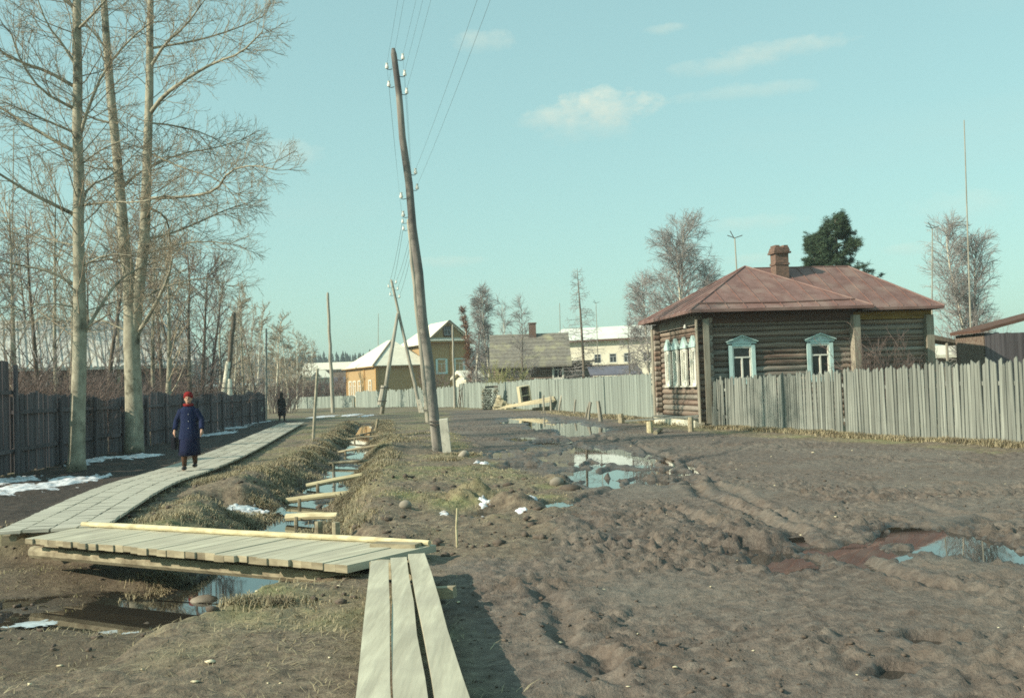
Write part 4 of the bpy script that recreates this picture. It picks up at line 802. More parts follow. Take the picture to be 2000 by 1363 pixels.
# ------------------------------------------------------------------ power poles
def pole_thing(name, label, base, top, r0, r1, m_, group=None, wob=.03):
    t = thing(name, label, 'pole', base, 0, group); d = top - base; pts = [Vector((0, 0, -.4))]; n_ = 9
    for k in range(n_ + 1):
        f_ = k / n_; pts.append(d * f_ + Vector((rnd.uniform(-wob, wob) * (0 < k < n_), 0, 0)))
    rr = [r0 + (r1 - r0) * max(0, k - 1) / n_ for k in range(n_ + 2)]; rr[-1] *= .6; pts[-1] = d
    pts.insert(-1, d * .985); rr.insert(-1, r1)
    ob('shaft', fix_normals(MB().tube(pts, rr, 12, jit=.02, rng=rnd).mesh('shaft', True)), m_, t); return t
ATT = {}
def insulator(t, p, side, key, s=1.):
    """hook and bell; p world point of the pole surface, side -1/+1"""
    o0 = Vector(t.location); q = Vector(p) - o0
    hk = [q, q + Vector((side * .09 * s, 0, -.02 * s)), q + Vector((side * .15 * s, 0, -.01 * s)), q + Vector((side * .16 * s, 0, .06 * s))]
    h_ = ob('hook', MB().tube(hk, .011 * s, 6), W['metal'], t); c = q + Vector((side * .16 * s, 0, .07 * s))
    ob('insulator', MB().tube([c + Vector((0, 0, -.05 * s)), c, c + Vector((0, 0, .05 * s)), c + Vector((0, 0, .07 * s)), c + Vector((0, 0, .11 * s))], [.05 * s, .058 * s, .04 * s, .03 * s, .042 * s], 10), W['porcelain'], h_)
    ATT[key] = c + o0 + Vector((0, 0, .07 * s))
PY = 26.69
pb = gp(855, 884); pt = at(768, 95, PY - .1); p1 = pole_thing('power_pole', 'tall dark leaning power pole bound to a pale stub', pb, pt, .135, .075, W['pole'], 'power poles along the lane')
def on_pole(py): f_ = (py - 884) / (95 - 884); return pb.lerp(pt, f_)
for k, (py, s) in enumerate(((118, 1), (150, 1), (185, 1), (342, 1), (372, 1), (135, -1), (170, -1), (388, -1), (424, -1))):
    q = on_pole(py); q = q + Vector((s * .08, 0, 0)); insulator(p1, q, s, ('a', k), .85)
sb, st_ = gp(872, 889), at(866, 818, PY - .35); sb.y = PY - .25
ob('concrete_stub', MB().bar(Vector((sb.x, sb.y, -.3)) - pb, st_ - pb, .21, .19, (0, 1, 0)), W['concrete'], p1)
for z in (.72, .80): ob('wire_binding', MB().tube([Vector((.06 + .23 * math.cos(a), -.08 + .23 * math.sin(a), z + .01 * math.sin(a * 2))) for a in np.linspace(0, 2 * math.pi, 17)], .014, 5, False), W['metal'], p1)
# pole behind the viewer that carries the near span
p0 = pole_thing('power_pole', 'upright power pole at the near end of the wires', Vector((3.0, -8, 0)), Vector((2.9, -8, 9.9)), .135, .08, W['pole'], 'power poles along the lane')
for k, z in enumerate((9.6, 9.2, 8.8, 7.3, 6.9, 9.4, 9.0, 7.1, 6.7)): insulator(p0, (2.95 + (.1 if k < 5 else -.1), -8, z), 1 if k < 5 else -1, ('z', k), 1.1)
b2, t2 = at(836, 818, 52), at(797, 428, 52); b2.z = 0; p2 = pole_thing('power_pole', 'second power pole close behind the tall leaning one', b2, t2, .13, .085, W['greypole'], 'power poles along the lane')
for k, (f_, s) in enumerate(((.985, 1), (.95, 1), (.915, 1), (.98, -1), (.945, -1))): insulator(p2, b2.lerp(t2, f_) + Vector((s * .09, 0, 0)), s, ('b', k), 1.2)
c_ = at(843, 788, 51.7) - b2; ob('concrete_stub', MB().bar((.18, -.25, -.3), c_, .22, .2, (0, 1, 0)), W['concrete'], p2); ob('wire_binding', MB().tube([Vector((.07 + .24 * math.cos(a), -.1 + .24 * math.sin(a), .62)) for a in np.linspace(0, 2 * math.pi, 13)], .018, 5, False), W['metal'], p2)
b3, t3 = at(822, 808, 76), at(764, 546, 76); b3.z = 0; p3 = pole_thing('strutted_power_pole', 'leaning power pole propped by a strut in an A shape', b3, t3, .14, .09, W['greypole'], 'power poles along the lane')
s0, s1 = at(744, 806, 75.4), at(777, 612, 75.9); s0.z = 0; ob('strut', fix_normals(MB().tube([Vector((s0.x, s0.y, -.3)) - b3, (s0.lerp(s1, .5)) - b3, s1 - b3], [.16, .15, .11], 10).mesh('strut', True)), W['greypole'], p3)
ob('strut_splice', MB().tube([s0.lerp(s1, .09) - b3 + Vector((-.12, -.15, 0)), s0.lerp(s1, .28) - b3 + Vector((-.1, -.15, 0))], [.24, .22], 9), W['greypole'], p3)
for f_ in (.13, .26): q = s0.lerp(s1, f_) - b3; ob('wire_binding', MB().tube([q + Vector((-.06 + .34 * math.cos(a), -.08 + .34 * math.sin(a), 0)) for a in np.linspace(0, 2 * math.pi, 13)], .03, 5, False), W['metal'], p3)
ob('concrete_stub', MB().bar((.2, -.2, -.3), at(818, 780, 75.7) - b3, .24, .22, (0, 1, 0)), W['concrete'], p3)
for k, (f_, s) in enumerate(((.97, 1), (.92, 1), (.86, 1), (.94, -1), (.88, -1))): insulator(p3, b3.lerp(t3, f_) + Vector((s * .1, 0, 0)), s, ('c', k), 1.3)
def simple_pole(px, py, tx, ty, Yd, r0, r1, m_, label): b = at(px, py, Yd); b.z = H(b.x, b.y); return pole_thing('plain_pole', label, b, at(tx, ty, Yd), r0, r1, m_)
p4 = simple_pole(650, 799, 640, 571, 88, .17, .11, W['greypole'], 'straight grey pole standing alone before the green fence'); p6 = simple_pole(519, 806, 520, 641, 74, .10, .07, W['picket'], 'slim pale grey pole at the far end of the dark fence'); p7 = simple_pole(888, 795, 884, 634, 90, .11, .08, W['greypole'], 'slender pole in front of the yellow gable')
b5 = at(437, 836, 56); b5.z = 0; p5 = pole_thing('propped_pole', 'rough brown pole lashed between two birch props by the dark fence', b5, at(457, 610, 56), .16, .12, W['bark'])
for (x0, y0, x1, y1) in ((428, 838, 446, 706), (449, 836, 448, 740)):
    a = at(x0, y0, 55.7); a.z = 0; c = at(x1, y1, 55.8); ob('birch_prop', fix_normals(MB().tube([a - b5 - Vector((0, 0, .2)), a.lerp(c, .5) - b5, c - b5], [.18, .16, .13], 10).mesh('birch_prop', True)), W['birch'], p5)
ob('stub', MB().tube([(-.25, -.35, -.2), (-.1, -.3, .9)], [.15, .13], 8), W['bark'], p5); ob('stub', MB().tube([(.28, -.35, -.2), (.3, -.3, .8)], [.15, .13], 8), W['bark'], p5)
# wires
def wire(a, b, sag, lb, r_=.0024):
    n_ = 24; pts = [a.lerp(b, k / n_) - Vector((0, 0, sag * 4 * (k / n_) * (1 - k / n_))) for k in range(n_ + 1)]
    o0 = a.copy(); o = ob('overhead_wire', MB().tube([p - o0 for p in pts], r_, 5, False), W['wire'], None, o0); return tag(o, lb, 'wire', 'overhead wires')
for k in range(9):
    if ('a', k) in ATT and k not in (7, 8): wire(ATT[('a', k)], ATT[('z', k)], .45, 'thin overhead wire running from the tall leaning pole over the viewer')
for k, j in ((0, 0), (1, 1), (2, 2), (5, 3), (6, 4)): wire(ATT[('a', k)], ATT[('b', j)], .3, 'thin overhead wire between the tall leaning pole and the pole behind it')
for k in range(5): wire(ATT[('b', k)], ATT[('c', k)], .3, 'thin overhead wire between the second pole and the strutted pole', .009)
# ------------------------------------------------------------------ timber by the far fence
wp_ = at(958, 796, 79); wp_.z = 0; t = thing('woodpile', 'weathered heap of split firewood against the pale fence', 'woodpile', wp_)
BIL = [fix_normals(MB().tube([(0, -.3, 0), (0, .3, 0)], [rnd.uniform(.05, .085)] * 2, rnd.choice((5, 6, 4)), jit=.15, rng=rnd).mesh('billet')) for _ in range(5)]
for r_ in range(12):
    for k in range(9):
        x = -.62 + k * .145 + (r_ % 2) * .07 + .02 * r_ * (1 if k > 4 else .3)
        if abs(x - .05 * 0) > .72 - r_ * .012: continue
        ob('billet', rnd.choice(BIL), W['beam'], t, (x, rnd.uniform(-.15, .15), .06 + r_ * .128), (rnd.uniform(0, 6) * 0, rnd.uniform(0, 6), rnd.uniform(-.15, .15)))
ob('cover_board', MB().box((.12, 0, 1.66), (.95, .6, .12), j=.05, rng=rnd), W['bark'], t)
wp_ = at(979, 797, 77); wp_.z = 0; t = thing('fresh_block_stack', 'loose stack of fresh pale sawn blocks beside the woodpile', 'timber', wp_)
for r_ in range(5):
    for k in range(5 - r_ if r_ > 1 else 5): ob('block', MB().box((0, 0, 0), (.3, .32, .2), j=.03, rng=rnd), W['fresh'], t, (-.45 + k * .25 + r_ * .08, rnd.uniform(-.15, .15), .11 + r_ * .205), (rnd.uniform(-.1, .1), rnd.uniform(-.25, .25), rnd.uniform(-.4, .4)))
bx = at(1027, 787, 71.5); bx.z = .42; t = thing('wooden_frame_box', 'open backed crate of fresh boards leaning by the timber stack', 'crate', bx, .3)
t.rotation_euler = (.05, -.13, .35)
for x in (-.34, .34): ob('side_board', MB().box((x, 0, .62), (.14 if x < 0 else .08, .5, 1.25)), W['fresh'], t)
for z in (.03, .60, 1.23): ob('cross_board', MB().box((0, -.0, z), (.54, .46, .05)), W['fresh'], t)
ob('back_board', MB().box((0, .24, .62), (.58, .03, 1.2)), W['bark'], t)
bs = at(1032, 795, 69.5); bs.z = 0; t = thing('board_stack', 'long fresh boards stacked on short props before the fence', 'timber', bs)
for k in range(5):
    a = at(968 + k * 5, 799 - k * 1.6, 70.0 + .1 * k) - bs; c = at(1086 - k, 783 - k * 2.2, 68.8 + .1 * k) - bs; a.z = max(a.z, .06 + .05 * k); ob('long_board', MB().bar(a, c, .18, .05), W['fresh'], t)
for px in (1062, 1076): q = at(px, 795, 68.6) - bs; ob('prop', MB().tube([(q.x, q.y, -.2), (q.x, q.y, at(px, 772, 68.6).z)], [.07, .06], 7), W['greypole'], t)
ob('shadowed_log', MB().tube([at(1040, 800, 69.9) - bs, at(1086, 795, 69.7) - bs], [.12, .12], 8), W['beam'], t)
for k, (a, b, c) in enumerate(((896, 905, 748), (900, 897, 752), (905, 902, 758), (893, 899, 760))): stake(a, 797, b, c, .035, W['bark'], ('long dark stick leaning on the far fence', 'crossed dark stick leaning on the far fence', 'shorter dark stick leaning right on the far fence', 'thin dark stick leaning beside the slender pole')[k], 'stick', 'leaning_stick')
stake(990, 790, 993, 745, .05, W['fresh'], 'upright fresh plank between the blocks and the crate', 'plank', 'leaning_plank')
# stump table and stool beside the dark fence
q = at(505, 822, 66); q.z = 0; t = thing('concrete_urn', 'pale tapering concrete litter urn at the end of the dark fence', 'urn', q)
ob('bowl', MB().tube([(0, 0, .25), (0, 0, .8), (0, 0, .86), (0, 0, .88)], [.17, .28, .32, .3], 10), W['concrete'], t); ob('foot', MB().tube([(0, 0, -.05), (0, 0, .1), (0, 0, .26)], [.26, .2, .15], 10), W['concrete'], t)
q = at(462, 826, 60); q.z = 0; t = thing('board_stool', 'rough wooden stool beside the birch props', 'stool', q)
ob('seat', MB().box((0, 0, .62), (.6, .35, .06)), W['greypole'], t); [ob('leg', MB().tube([(s * .22, u_ * .1, -.05), (s * .2, u_ * .08, .6)], .04, 6), W['greypole'], t) for s in (-1, 1) for u_ in (-1, 1)]; ob('rung', MB().box((0, 0, .3), (.44, .05, .12)), W['greypole'], t)
# ------------------------------------------------------------------ yellow house
def wall_quad(parent, name, p, q, z0, z1, m_, th=.15, n_=None):
    p = Vector(p); q = Vector(q); d = (q - p); c = (p + q) / 2; ob(name, MB().box((c.x, c.y, (z0 + z1) / 2), (d.length, th, z1 - z0), Matrix.Rotation(math.atan2(d.y, d.x), 3, 'Z')), m_, parent)
RY = rad(24); uy = Vector((math.cos(RY), math.sin(RY), 0)); vy = Vector((-math.sin(RY), math.cos(RY), 0))
ya = at(738, 780, 118); ya.z = 0; yh = thing('yellow_house', 'ochre yellow two storey house with pale roofs and a hip roofed annex', 'house', ya, RY)
z = lambda px, py, Yd=118: at(px, py, Yd).z
AL = solve(ya + Vector((0, 0, 3)), vy, 679); AF = solve(ya + Vector((0, 0, 3)), uy, 832)
ze = z(738, 716); za = z(778, 662, 123); print('annex', AL, AF, ze, za)
wall_quad(yh, 'wall', (0, 0, 0), (AF, 0, 0), 0, ze, W['yellow']); wall_quad(yh, 'wall', (0, .2, 0), (0, AL, 0), 0, ze, W['yellow']); wall_quad(yh, 'wall', (0, AL, 0), (AF, AL, 0), 0, ze, W['yellow']); 
o_ = .6; ob('roof', hip((-o_, AF + o_, -o_, AL + o_), ze + .12, (AF * .62, AL * .42), (AF * .62, AL * .58), za), W['slate'], yh); ob('soffit', MB().box((AF / 2, AL / 2, ze + .02), (AF + 1.1, AL + 1.1, .07)), W['yellow_trim'], yh)
for x, y, w_, d2 in ((-.09, -.09, .3, .3), (0.0, AL, .3, .3), (-.1, AL * .38, .12, .35)): ob('corner_board', MB().box((x, y, ze / 2), (w_, d2, ze - .05)), W['yellow_trim'], yh)
for f_, w_ in ((.2, .9), (.55, 1.0), (.72, 1.0), (.87, 1.0)): window(yh, (-.09, AL * f_, ze * .47), -math.pi / 2, w_, 1.7, W['white'], W['white'], None, True, cw=.18)
ob('dormer_side', MB().prism([(AF * .2, AL * .62, ze + .8), (AF * .62, AL * .62, za - .25), (AF * .62, AL * .62, za - .9)], (0, .3, 0)), W['frieze'], yh)
ob('roof_hip_cap', MB().tube([Vector((-o_, -o_, ze + .15)), Vector((AF * .62, AL * .42, za + .03))], .12, 6), W['grey_roof'], yh)
# main block
mb0 = Vector((AF + .2, -.8, 0)); wo_ = ya + uy * mb0.x + vy * mb0.y
MF = solve(wo_ + Vector((0, 0, 5)), uy, 914); ML = 9.0; zm = z(830, 668, 122); zr_ = z(870, 628, 122); print('main', MF, zm, zr_)
x0, y0 = mb0.x, mb0.y; x1, y1 = x0 + MF, y0 + ML; xm = (x0 + x1) / 2
for a, b in (((x0, y0, 0), (x1, y0, 0)), ((x0, y1, 0), (x1, y1, 0))): wall_quad(yh, 'wall', a, b, 0, zm, W['yellow'])
for a, b in (((x0, y0 + .2, 0), (x0, y1 - .2, 0)), ((x1, y0 + .2, 0), (x1, y1 - .2, 0))): wall_quad(yh, 'wall', a, b, 0, zm, W['yellow'])
ob('gable', MB().prism([(x0, y0 - .02, zm), (x1, y0 - .02, zm), (xm, y0 - .02, zr_ - .1)], (0, .12, 0)), W['yellow'], yh)
m_ = MB(); e_ = .7; P_ = [(x0 - e_, y0 - .6, zm - .25), (xm, y0 - .6, zr_), (x1 + e_, y0 - .6, zm - .25), (x0 - e_, y1 + e_, zm - .25), (xm, y1 - 3.0, zr_), (x1 + e_, y1 + e_, zm - .25)]
m_.v = P_ + [(p[0], p[1], p[2] - .14) for p in P_]; tf = [(0, 1, 4, 3), (1, 2, 5, 4), (3, 4, 5)]; m_.f = tf + [tuple(i + 6 for i in f)[::-1] for f in tf] + [(0, 6, 7, 1), (1, 7, 8, 2), (2, 8, 11, 5), (5, 11, 9, 3), (3, 9, 6, 0)]
ob('roof', m_, W['slate'], yh)
ob('pent_roof', MB().hexa([(x0 - .5, y0 - .85, zm - .05), (x1 + .6, y0 - .85, zm - .05), (x1 + .6, y0 - .03, zm + .25), (x0 - .5, y0 - .03, zm + .25), (x0 - .5, y0 - .85, zm + .05), (x1 + .6, y0 - .85, zm + .05), (x1 + .6, y0 - .03, zm + .35), (x0 - .5, y0 - .03, zm + .35)]), W['slate'], yh)
ob('pent_soffit', MB().box((xm, y0 - .42, zm - .14), (MF + 1.0, .8, .1)), W['yellow_trim'], yh)
for x in (x0, xm + .3, x1): ob('corner_board', MB().box((x, y0 - .1, zm / 2), (.45, .2, zm - .2)), W['yellow_trim'], yh)
for s in (-1, 1): ob('barge_board', MB().bar((xm, y0 - .63, zr_ + .02), (xm + s * (MF / 2 + e_), y0 - .63, zm - .23), .06, .22, (0, 1, 0)), W['frieze'], yh)
for f_ in (.30, .76): window(yh, (x0 + MF * f_, y0 - .09, zm * .60), 0, 1.0, 1.5, W['blue_trim'], W['white'], None, True, cw=.2)
window(yh, (xm - .1, y0 - .05, zm + (zr_ - zm) * .48), 0, .8, .9, W['frieze'], W['curtain'], None, False, cw=.1)
# ------------------------------------------------------------------ log house with grey roof
gy = 88.; g0 = at(966, 790, gy); g0.z = 0; g1 = at(1112, 790, gy); g1.z = 0; GL = (g1 - g0).length; rzg = math.atan2((g1 - g0).y, (g1 - g0).x)
gh = thing('grey_roof_house', 'low log house with a big weathered grey shingle roof', 'house', g0, rzg); ge, gr_ = zr(1040, 712, gy), zr(1030, 652, gy + 3.2)
hol = [(GL * .80, GL * .80 + .8)]
for k in range(int(ge / .21)):
    zz = .15 + k * .21
    for a, b in cut(0, GL, hol if 1.7 < zz < 3.0 else []): ob('log', rnd.choice(LOGM), W['log_grey'], gh, ((a + b) / 2, .1, zz), (rnd.uniform(0, 6), 0, 0), (b - a, 1, 1))
ob('side_wall', MB().box((GL - .1, 3.3, ge / 2), (.2, 6.2, ge)), W['log'], gh); ob('side_wall', MB().box((.1, 3.3, ge / 2), (.2, 6.2, ge)), W['log'], gh); ob('back_wall', MB().box((GL / 2, 6.5, ge / 2), (GL, .2, ge)), W['log'], gh)
rp = ob('roof', MB().prism([(-.3, -.6, ge - .1), (-.3, 3.2, gr_), (-.3, 7.0, ge - .1), (-.3, 7.0, ge - .25), (-.3, 3.2, gr_ - .18), (-.3, -.6, ge - .25)], (GL + .6, 0, 0)), W['grey_roof'], gh)
for k in range(9): f_ = (k + .5) / 9; ob('shingle_course', MB().bar((-.31, -.6 + 3.8 * f_, ge - .1 + (gr_ - ge + .1) * f_ + .015), (GL + .31, -.6 + 3.8 * f_, ge - .1 + (gr_ - ge + .1) * f_ + .015), .22, .03, (0, -.64, .76)), W['grey_roof'], rp)
window(gh, (GL * .80 + .4, -.03, zr(1085, 726, gy)), 0, .76, 1.05, W['white'], W['white'], None, True, cw=.1)
cq = at(1046, 650, gy + 3) - g0; ob('chimney', MB().box((GL * .55, 3.0, gr_ + .1), (.62, .6, 1.5)), W['brick'], gh); ob('chimney_cap', MB().box((GL * .55, 3.0, gr_ + .88), (.74, .72, .1)), W['brick'], gh)
# lean-to with blue grey roofing beside it
lt = at(1160, 790, 84); lt.z = 0; sh = thing('lean_to_shed', 'low shed with blue grey roofing behind the board fence', 'shed', lt); LT = at(1252, 790, 84).x - lt.x
ob('wall', MB().box((LT / 2, 1.5, 1.1), (LT, 2.8, 2.2)), W['log'], sh); ob('roof', MB().hexa([(-.2, -.3, 2.25), (LT + .2, -.3, 2.25), (LT + .2, 3.2, 3.0), (-.2, 3.2, 3.0), (-.2, -.3, 2.35), (LT + .2, -.3, 2.35), (LT + .2, 3.2, 3.1), (-.2, 3.2, 3.1)]), W['bluegrey'], sh); ob('ridge_board', MB().box((LT / 2, 3.1, 3.14), (LT + .4, .2, .06)), W['frieze'], sh)
# link building between the log house and the long white one
lk = at(1113, 790, 89); lk.z = 0; t = thing('log_shed', 'small dark log shed beside the grey roofed house', 'shed', lk); LK = at(1160, 790, 89).x - lk.x; lz = zr(1135, 707, 89)
for k in range(int(lz / .21)): ob('log', rnd.choice(LOGM), W['log'], t, (LK / 2, .1, .15 + k * .21), (rnd.uniform(0, 6), 0, 0), (LK, 1, 1))
ob('back_wall', MB().box((LK / 2, 2.5, lz / 2), (LK, .2, lz)), W['log'], t); ob('roof', MB().box((LK / 2, 1.2, lz + .08), (LK + .4, 3.2, .12)), W['grey_roof'], t)
# ------------------------------------------------------------------ long white building
wy = 140.; w0 = at(1088, 790, wy); w0.z = 0; w1 = at(1330, 790, wy - 6); w1.z = 0; WL = (w1 - w0).length
wb = thing('long_white_building', 'long cream building with a pale roof and small windows', 'building', w0, math.atan2((w1 - w0).y, (w1 - w0).x)); we, wr = zr(1220, 661, wy), zr(1180, 640, wy + 5)
xs_ = [solve(w0 + Vector((0, 0, 4)), (w1 - w0).normalized(), px) for px in (1168, 1198, 1226, 1264, 1300)]
wz = zr(1230, 699, wy)
segs_ = cut(0, WL, [(x - .55, x + .55) for x in xs_])
for a, b in segs_: ob('wall_pier', MB().box(((a + b) / 2, .15, wz), (b - a, .3, 1.3)), W['cream'], wb)
ob('wall', MB().box((WL / 2, .15, (wz - .65) / 2), (WL, .3, wz - .65)), W['cream'], wb); ob('wall', MB().box((WL / 2, .15, (wz + .65 + we) / 2), (WL, .3, we - wz - .65)), W['cream'], wb)
ob('back_wall', MB().box((WL / 2, 10, we / 2), (WL, .3, we)), W['cream'], wb)
for s in (.15, WL - .15): ob('end_wall', MB().prism([(s, .3, 0), (s, 9.8, 0), (s, 9.8, we), (s, 5, wr - .3), (s, .3, we)], (.2, 0, 0)), W['cream'], wb)
for x in xs_: window(wb, (x, .05, wz), 0, .9, 1.15, W['cream'], W['curtain'], None, False, cw=.08)
W['wroof'] = mat('chalky_white_roof', (.74, .77, .70), (.62, .66, .60), (.6, .6, .6), .85, .2, rand=0, extra=((.50, .60, .55), .18, .5, .68))
r_ = ob('roof', MB().prism([(-.6, -.8, we - .1), (-.6, 5, wr), (-.6, 10.8, we - .1), (-.6, 10.8, we - .3), (-.6, 5, wr - .25), (-.6, -.8, we - .3)], (WL + 1.2, 0, 0)), W['wroof'], wb)
ob('eave_board', MB().box((WL / 2, -.83, we - .22), (WL + 1.2, .05, .22)), W['frieze'], wb)
# ------------------------------------------------------------------ long barn behind the trees on the left
by = 56.; b0 = at(-120, 790, by); b0.z = 0; b1 = at(392, 790, by + 6); b1.z = 0; BLn = (b1 - b0).length
bb = thing('long_barn', 'long low barn with a pale battened board roof behind the thicket', 'barn', b0, math.atan2((b1 - b0).y, (b1 - b0).x)); bt = zr(100, 624, by + 5); be = zr(100, 716, by)
ob('wall', MB().box((BLn / 2, 4, be / 2), (BLn - 1, 7.4, be)), W['dark_fence'], bb)
rb_ = ob('roof', MB().prism([(0, -.5, be), (0, 4, bt), (0, 8.5, be), (0, 8.5, be - .15), (0, 4, bt - .2), (0, -.5, be - .15)], (BLn, 0, 0)), W['barn_roof'], bb)
up_ = Vector((0, 4.5, bt - be)); nn = Vector((0, -(bt - be), 4.5)).normalized()
bm_ = fix_normals(MB().bar(Vector((0, -.5, be)) + nn * .02, Vector((0, 4, bt)) + nn * .02, .19, .05, nn).mesh('roof_board'))
for k in range(int(BLn / .36)): ob('roof_board', bm_, W['barn_roof'], bb, (k * .36 + .2, 0, rnd.uniform(-.01, .01)))
# ------------------------------------------------------------------ far village and sheds
def cottage(label, px, py, Yd, wpx, eave_py, ridge_py, m_w, m_r, rz=0, name='far_cottage', depth=8, wins=3):
    p = at(px, py, Yd); p.z = H(p.x, p.y) - .3; w_ = wpx * Yd / F; e_ = at(px, eave_py, Yd).z - p.z; r_ = at(px, ridge_py, Yd).z - p.z; t = thing(name, label, 'house', p, rz)
    ob('wall', MB().box((0, depth / 2, e_ / 2), (w_, depth, e_)), m_w, t); ob('roof', MB().prism([(-w_ / 2 - .4, -.5, e_ - .1), (-w_ / 2 - .4, depth / 2, r_), (-w_ / 2 - .4, depth + .5, e_ - .1), (-w_ / 2 - .4, depth + .5, e_ - .3), (-w_ / 2 - .4, depth / 2, r_ - .3), (-w_ / 2 - .4, -.5, e_ - .3)], (w_ + .8, 0, 0)), m_r, t)
    for k in range(wins): ob('window', MB().box(((k + .5) / wins * w_ - w_ / 2, -.03, e_ * .55), (min(1.1, w_ / wins * .4), .06, 1.3)), W['bluegrey'], t)
    return t
cottage('long far shed with a pale roof below the pine hill', 638, 735, 260, 90, 720, 707, W['log'], W['slate'], 0, wins=5)
cottage('far white house with a steep pale roof beyond the lane', 632, 745, 210, 26, 736, 722, W['cream'], W['slate'], .5, wins=2)
cottage('far cream cottage half hidden by bare birches', 596, 748, 200, 22, 733, 724, W['cream'], W['slate'], 0, wins=2)
cottage('far grey cottage beyond the low green fence', 560, 752, 190, 40, 742, 728, W['log_grey'], W['grey_roof'], .1, wins=2)
cottage('pale hut between the birches and the yellow gable', 925, 760, 104, 30, 735, 722, W['cream'], W['slate'], .4, depth=3, wins=1)
# sheds behind the picket fence on the right
sr = at(1930, 790, 40); sr.z = 0; t = thing('dark_shed', 'dark board shed with a sagging roof at the fence end', 'shed', sr, .05); e_ = zr(1915, 650, 40)
for k in range(16): ob('board', rnd.choice(BL), W['log'], t, (.1 + k * .18, 0, 0), (0, 0, 0), (1, 1, e_))
ob('side_wall', MB().box((0.05, 1.2, e_ / 2), (.1, 2.2, e_)), W['log'], t); ob('back_wall', MB().box((1.5, 2.3, e_ / 2), (3, .1, e_)), W['log'], t); ob('roof', MB().hexa([(-.2, -.1, e_), (3.3, -.1, e_ + .8), (3.3, 2.4, e_ + .8), (-.2, 2.4, e_), (-.2, -.1, e_ + .12), (3.3, -.1, e_ + .92), (3.3, 2.4, e_ + .92), (-.2, 2.4, e_ + .12)]), W['frieze'], t)
sr = at(1822, 790, 44); sr.z = 0; t = thing('open_lean_to', 'open lean to with a drooping dark roof behind the log house', 'shed', sr); w_ = at(1888, 790, 44).x - sr.x; za_, zb_ = zr(1822, 655, 44), zr(1888, 668, 44)
ob('roof', MB().hexa([(-.3, -.1, za_ - .1), (w_, -.1, zb_ - .1), (w_, 1.5, zb_ - .1), (-.3, 1.5, za_ - .1), (-.3, -.1, za_ + .14), (w_, -.1, zb_ + .02), (w_, 1.5, zb_ + .02), (-.3, 1.5, za_ + .14)]), W['bark'], t)
for x in (.0, w_ * .5, w_ - .1): ob('post', MB().tube([(x, 0, -.1), (x, 0, za_ + (zb_ - za_) * (x + .3) / (w_ + .3) - .08)], .06, 6), W['greypole'], t)
ob('back_boards', MB().box((w_ / 2, 1.4, .9), (w_, .1, 1.8)), W['trim'], t)
cottage('far grey shed with pale roof behind the open lean to', 1862, 740, 75, 70, 690, 672, W['log_grey'], W['slate'], 0, depth=5, wins=2)
# ------------------------------------------------------------------ antenna masts
def mast(px, py, tx, ty, Yd, label, r_=.03, dip=True):
    b = at(px, py, Yd); b.z = 0 if b.z < 3 else b.z; tp = at(tx, ty, Yd); t = thing('antenna_mast', label, 'antenna', (b.x, b.y, 0)); o0 = Vector((b.x, b.y, 0))
    q = (tp - Vector((b.x, b.y, 0))); lower = Vector((b.x, b.y, 0)); ob('mast', MB().tube([lower - o0, lower.lerp(tp, .5) - o0, tp - o0], [r_ * 1.6, r_ * 1.2, r_ * .8], 6), W['greypole'], t)
    if dip:
        ob('antenna_rod', MB().tube([tp - o0 + Vector((-.3, 0, .12)), tp - o0 + Vector((0, 0, .0)), tp - o0 + Vector((.32, 0, .1))], .018, 5), W['metal'], t)
        ob('antenna_rod', MB().tube([tp - o0 + Vector((-.02, 0, -.02)), tp - o0 + Vector((-.18, 0, .3))], .018, 5), W['metal'], t)
mast(1452, 700, 1435, 465, 43, 'thin television mast rising behind the red roof'); mast(1815, 700, 1821, 446, 50, 'television mast beside the right birch'); mast(1896, 700, 1883, 235, 47, 'very tall thin mast in front of the right birch', .028, False)
mast(1168, 720, 1164, 592, 96, 'thin mast over the long white building'); mast(1094, 700, 1093, 592, 92, 'thin mast over the grey roofed house', .03, False); mast(737, 760, 739, 612, 130, 'thin mast beyond the yellow annex', .04, False); mast(16, 700, 27, 250, 50, 'thin mast among the left trees', .03, False)
# ------------------------------------------------------------------ trees
def prisms(name, P0, P1, R0, R1, n=3):
    P0, P1 = np.asarray(P0, float), np.asarray(P1, float); R0, R1 = np.asarray(R0, float), np.asarray(R1, float)
    d = P1 - P0; d /= np.linalg.norm(d, axis=1, keepdims=True) + 1e-9; ref = np.where(np.abs(d[:, 2:3]) > .9, np.array([[1., 0, 0]]), np.array([[0, 0, 1.]]))
    r = np.cross(d, ref); r /= np.linalg.norm(r, axis=1, keepdims=True) + 1e-9; u = np.cross(r, d); a = np.arange(n) * 2 * math.pi / n
    ring = r[:, None] * np.cos(a)[None, :, None] + u[:, None] * np.sin(a)[None, :, None]
    V = np.concatenate([P0[:, None] + ring * R0[:, None, None], P1[:, None] + ring * R1[:, None, None]], 1).reshape(-1, 3); m = len(P0); b = (np.arange(m) * 2 * n)[:, None]; k = np.arange(n); k2 = (k + 1) % n
    Q = np.stack([b + k, b + k2, b + n + k2, b + n + k], 2).reshape(-1, 4); return np_mesh(name, V, Q, True)
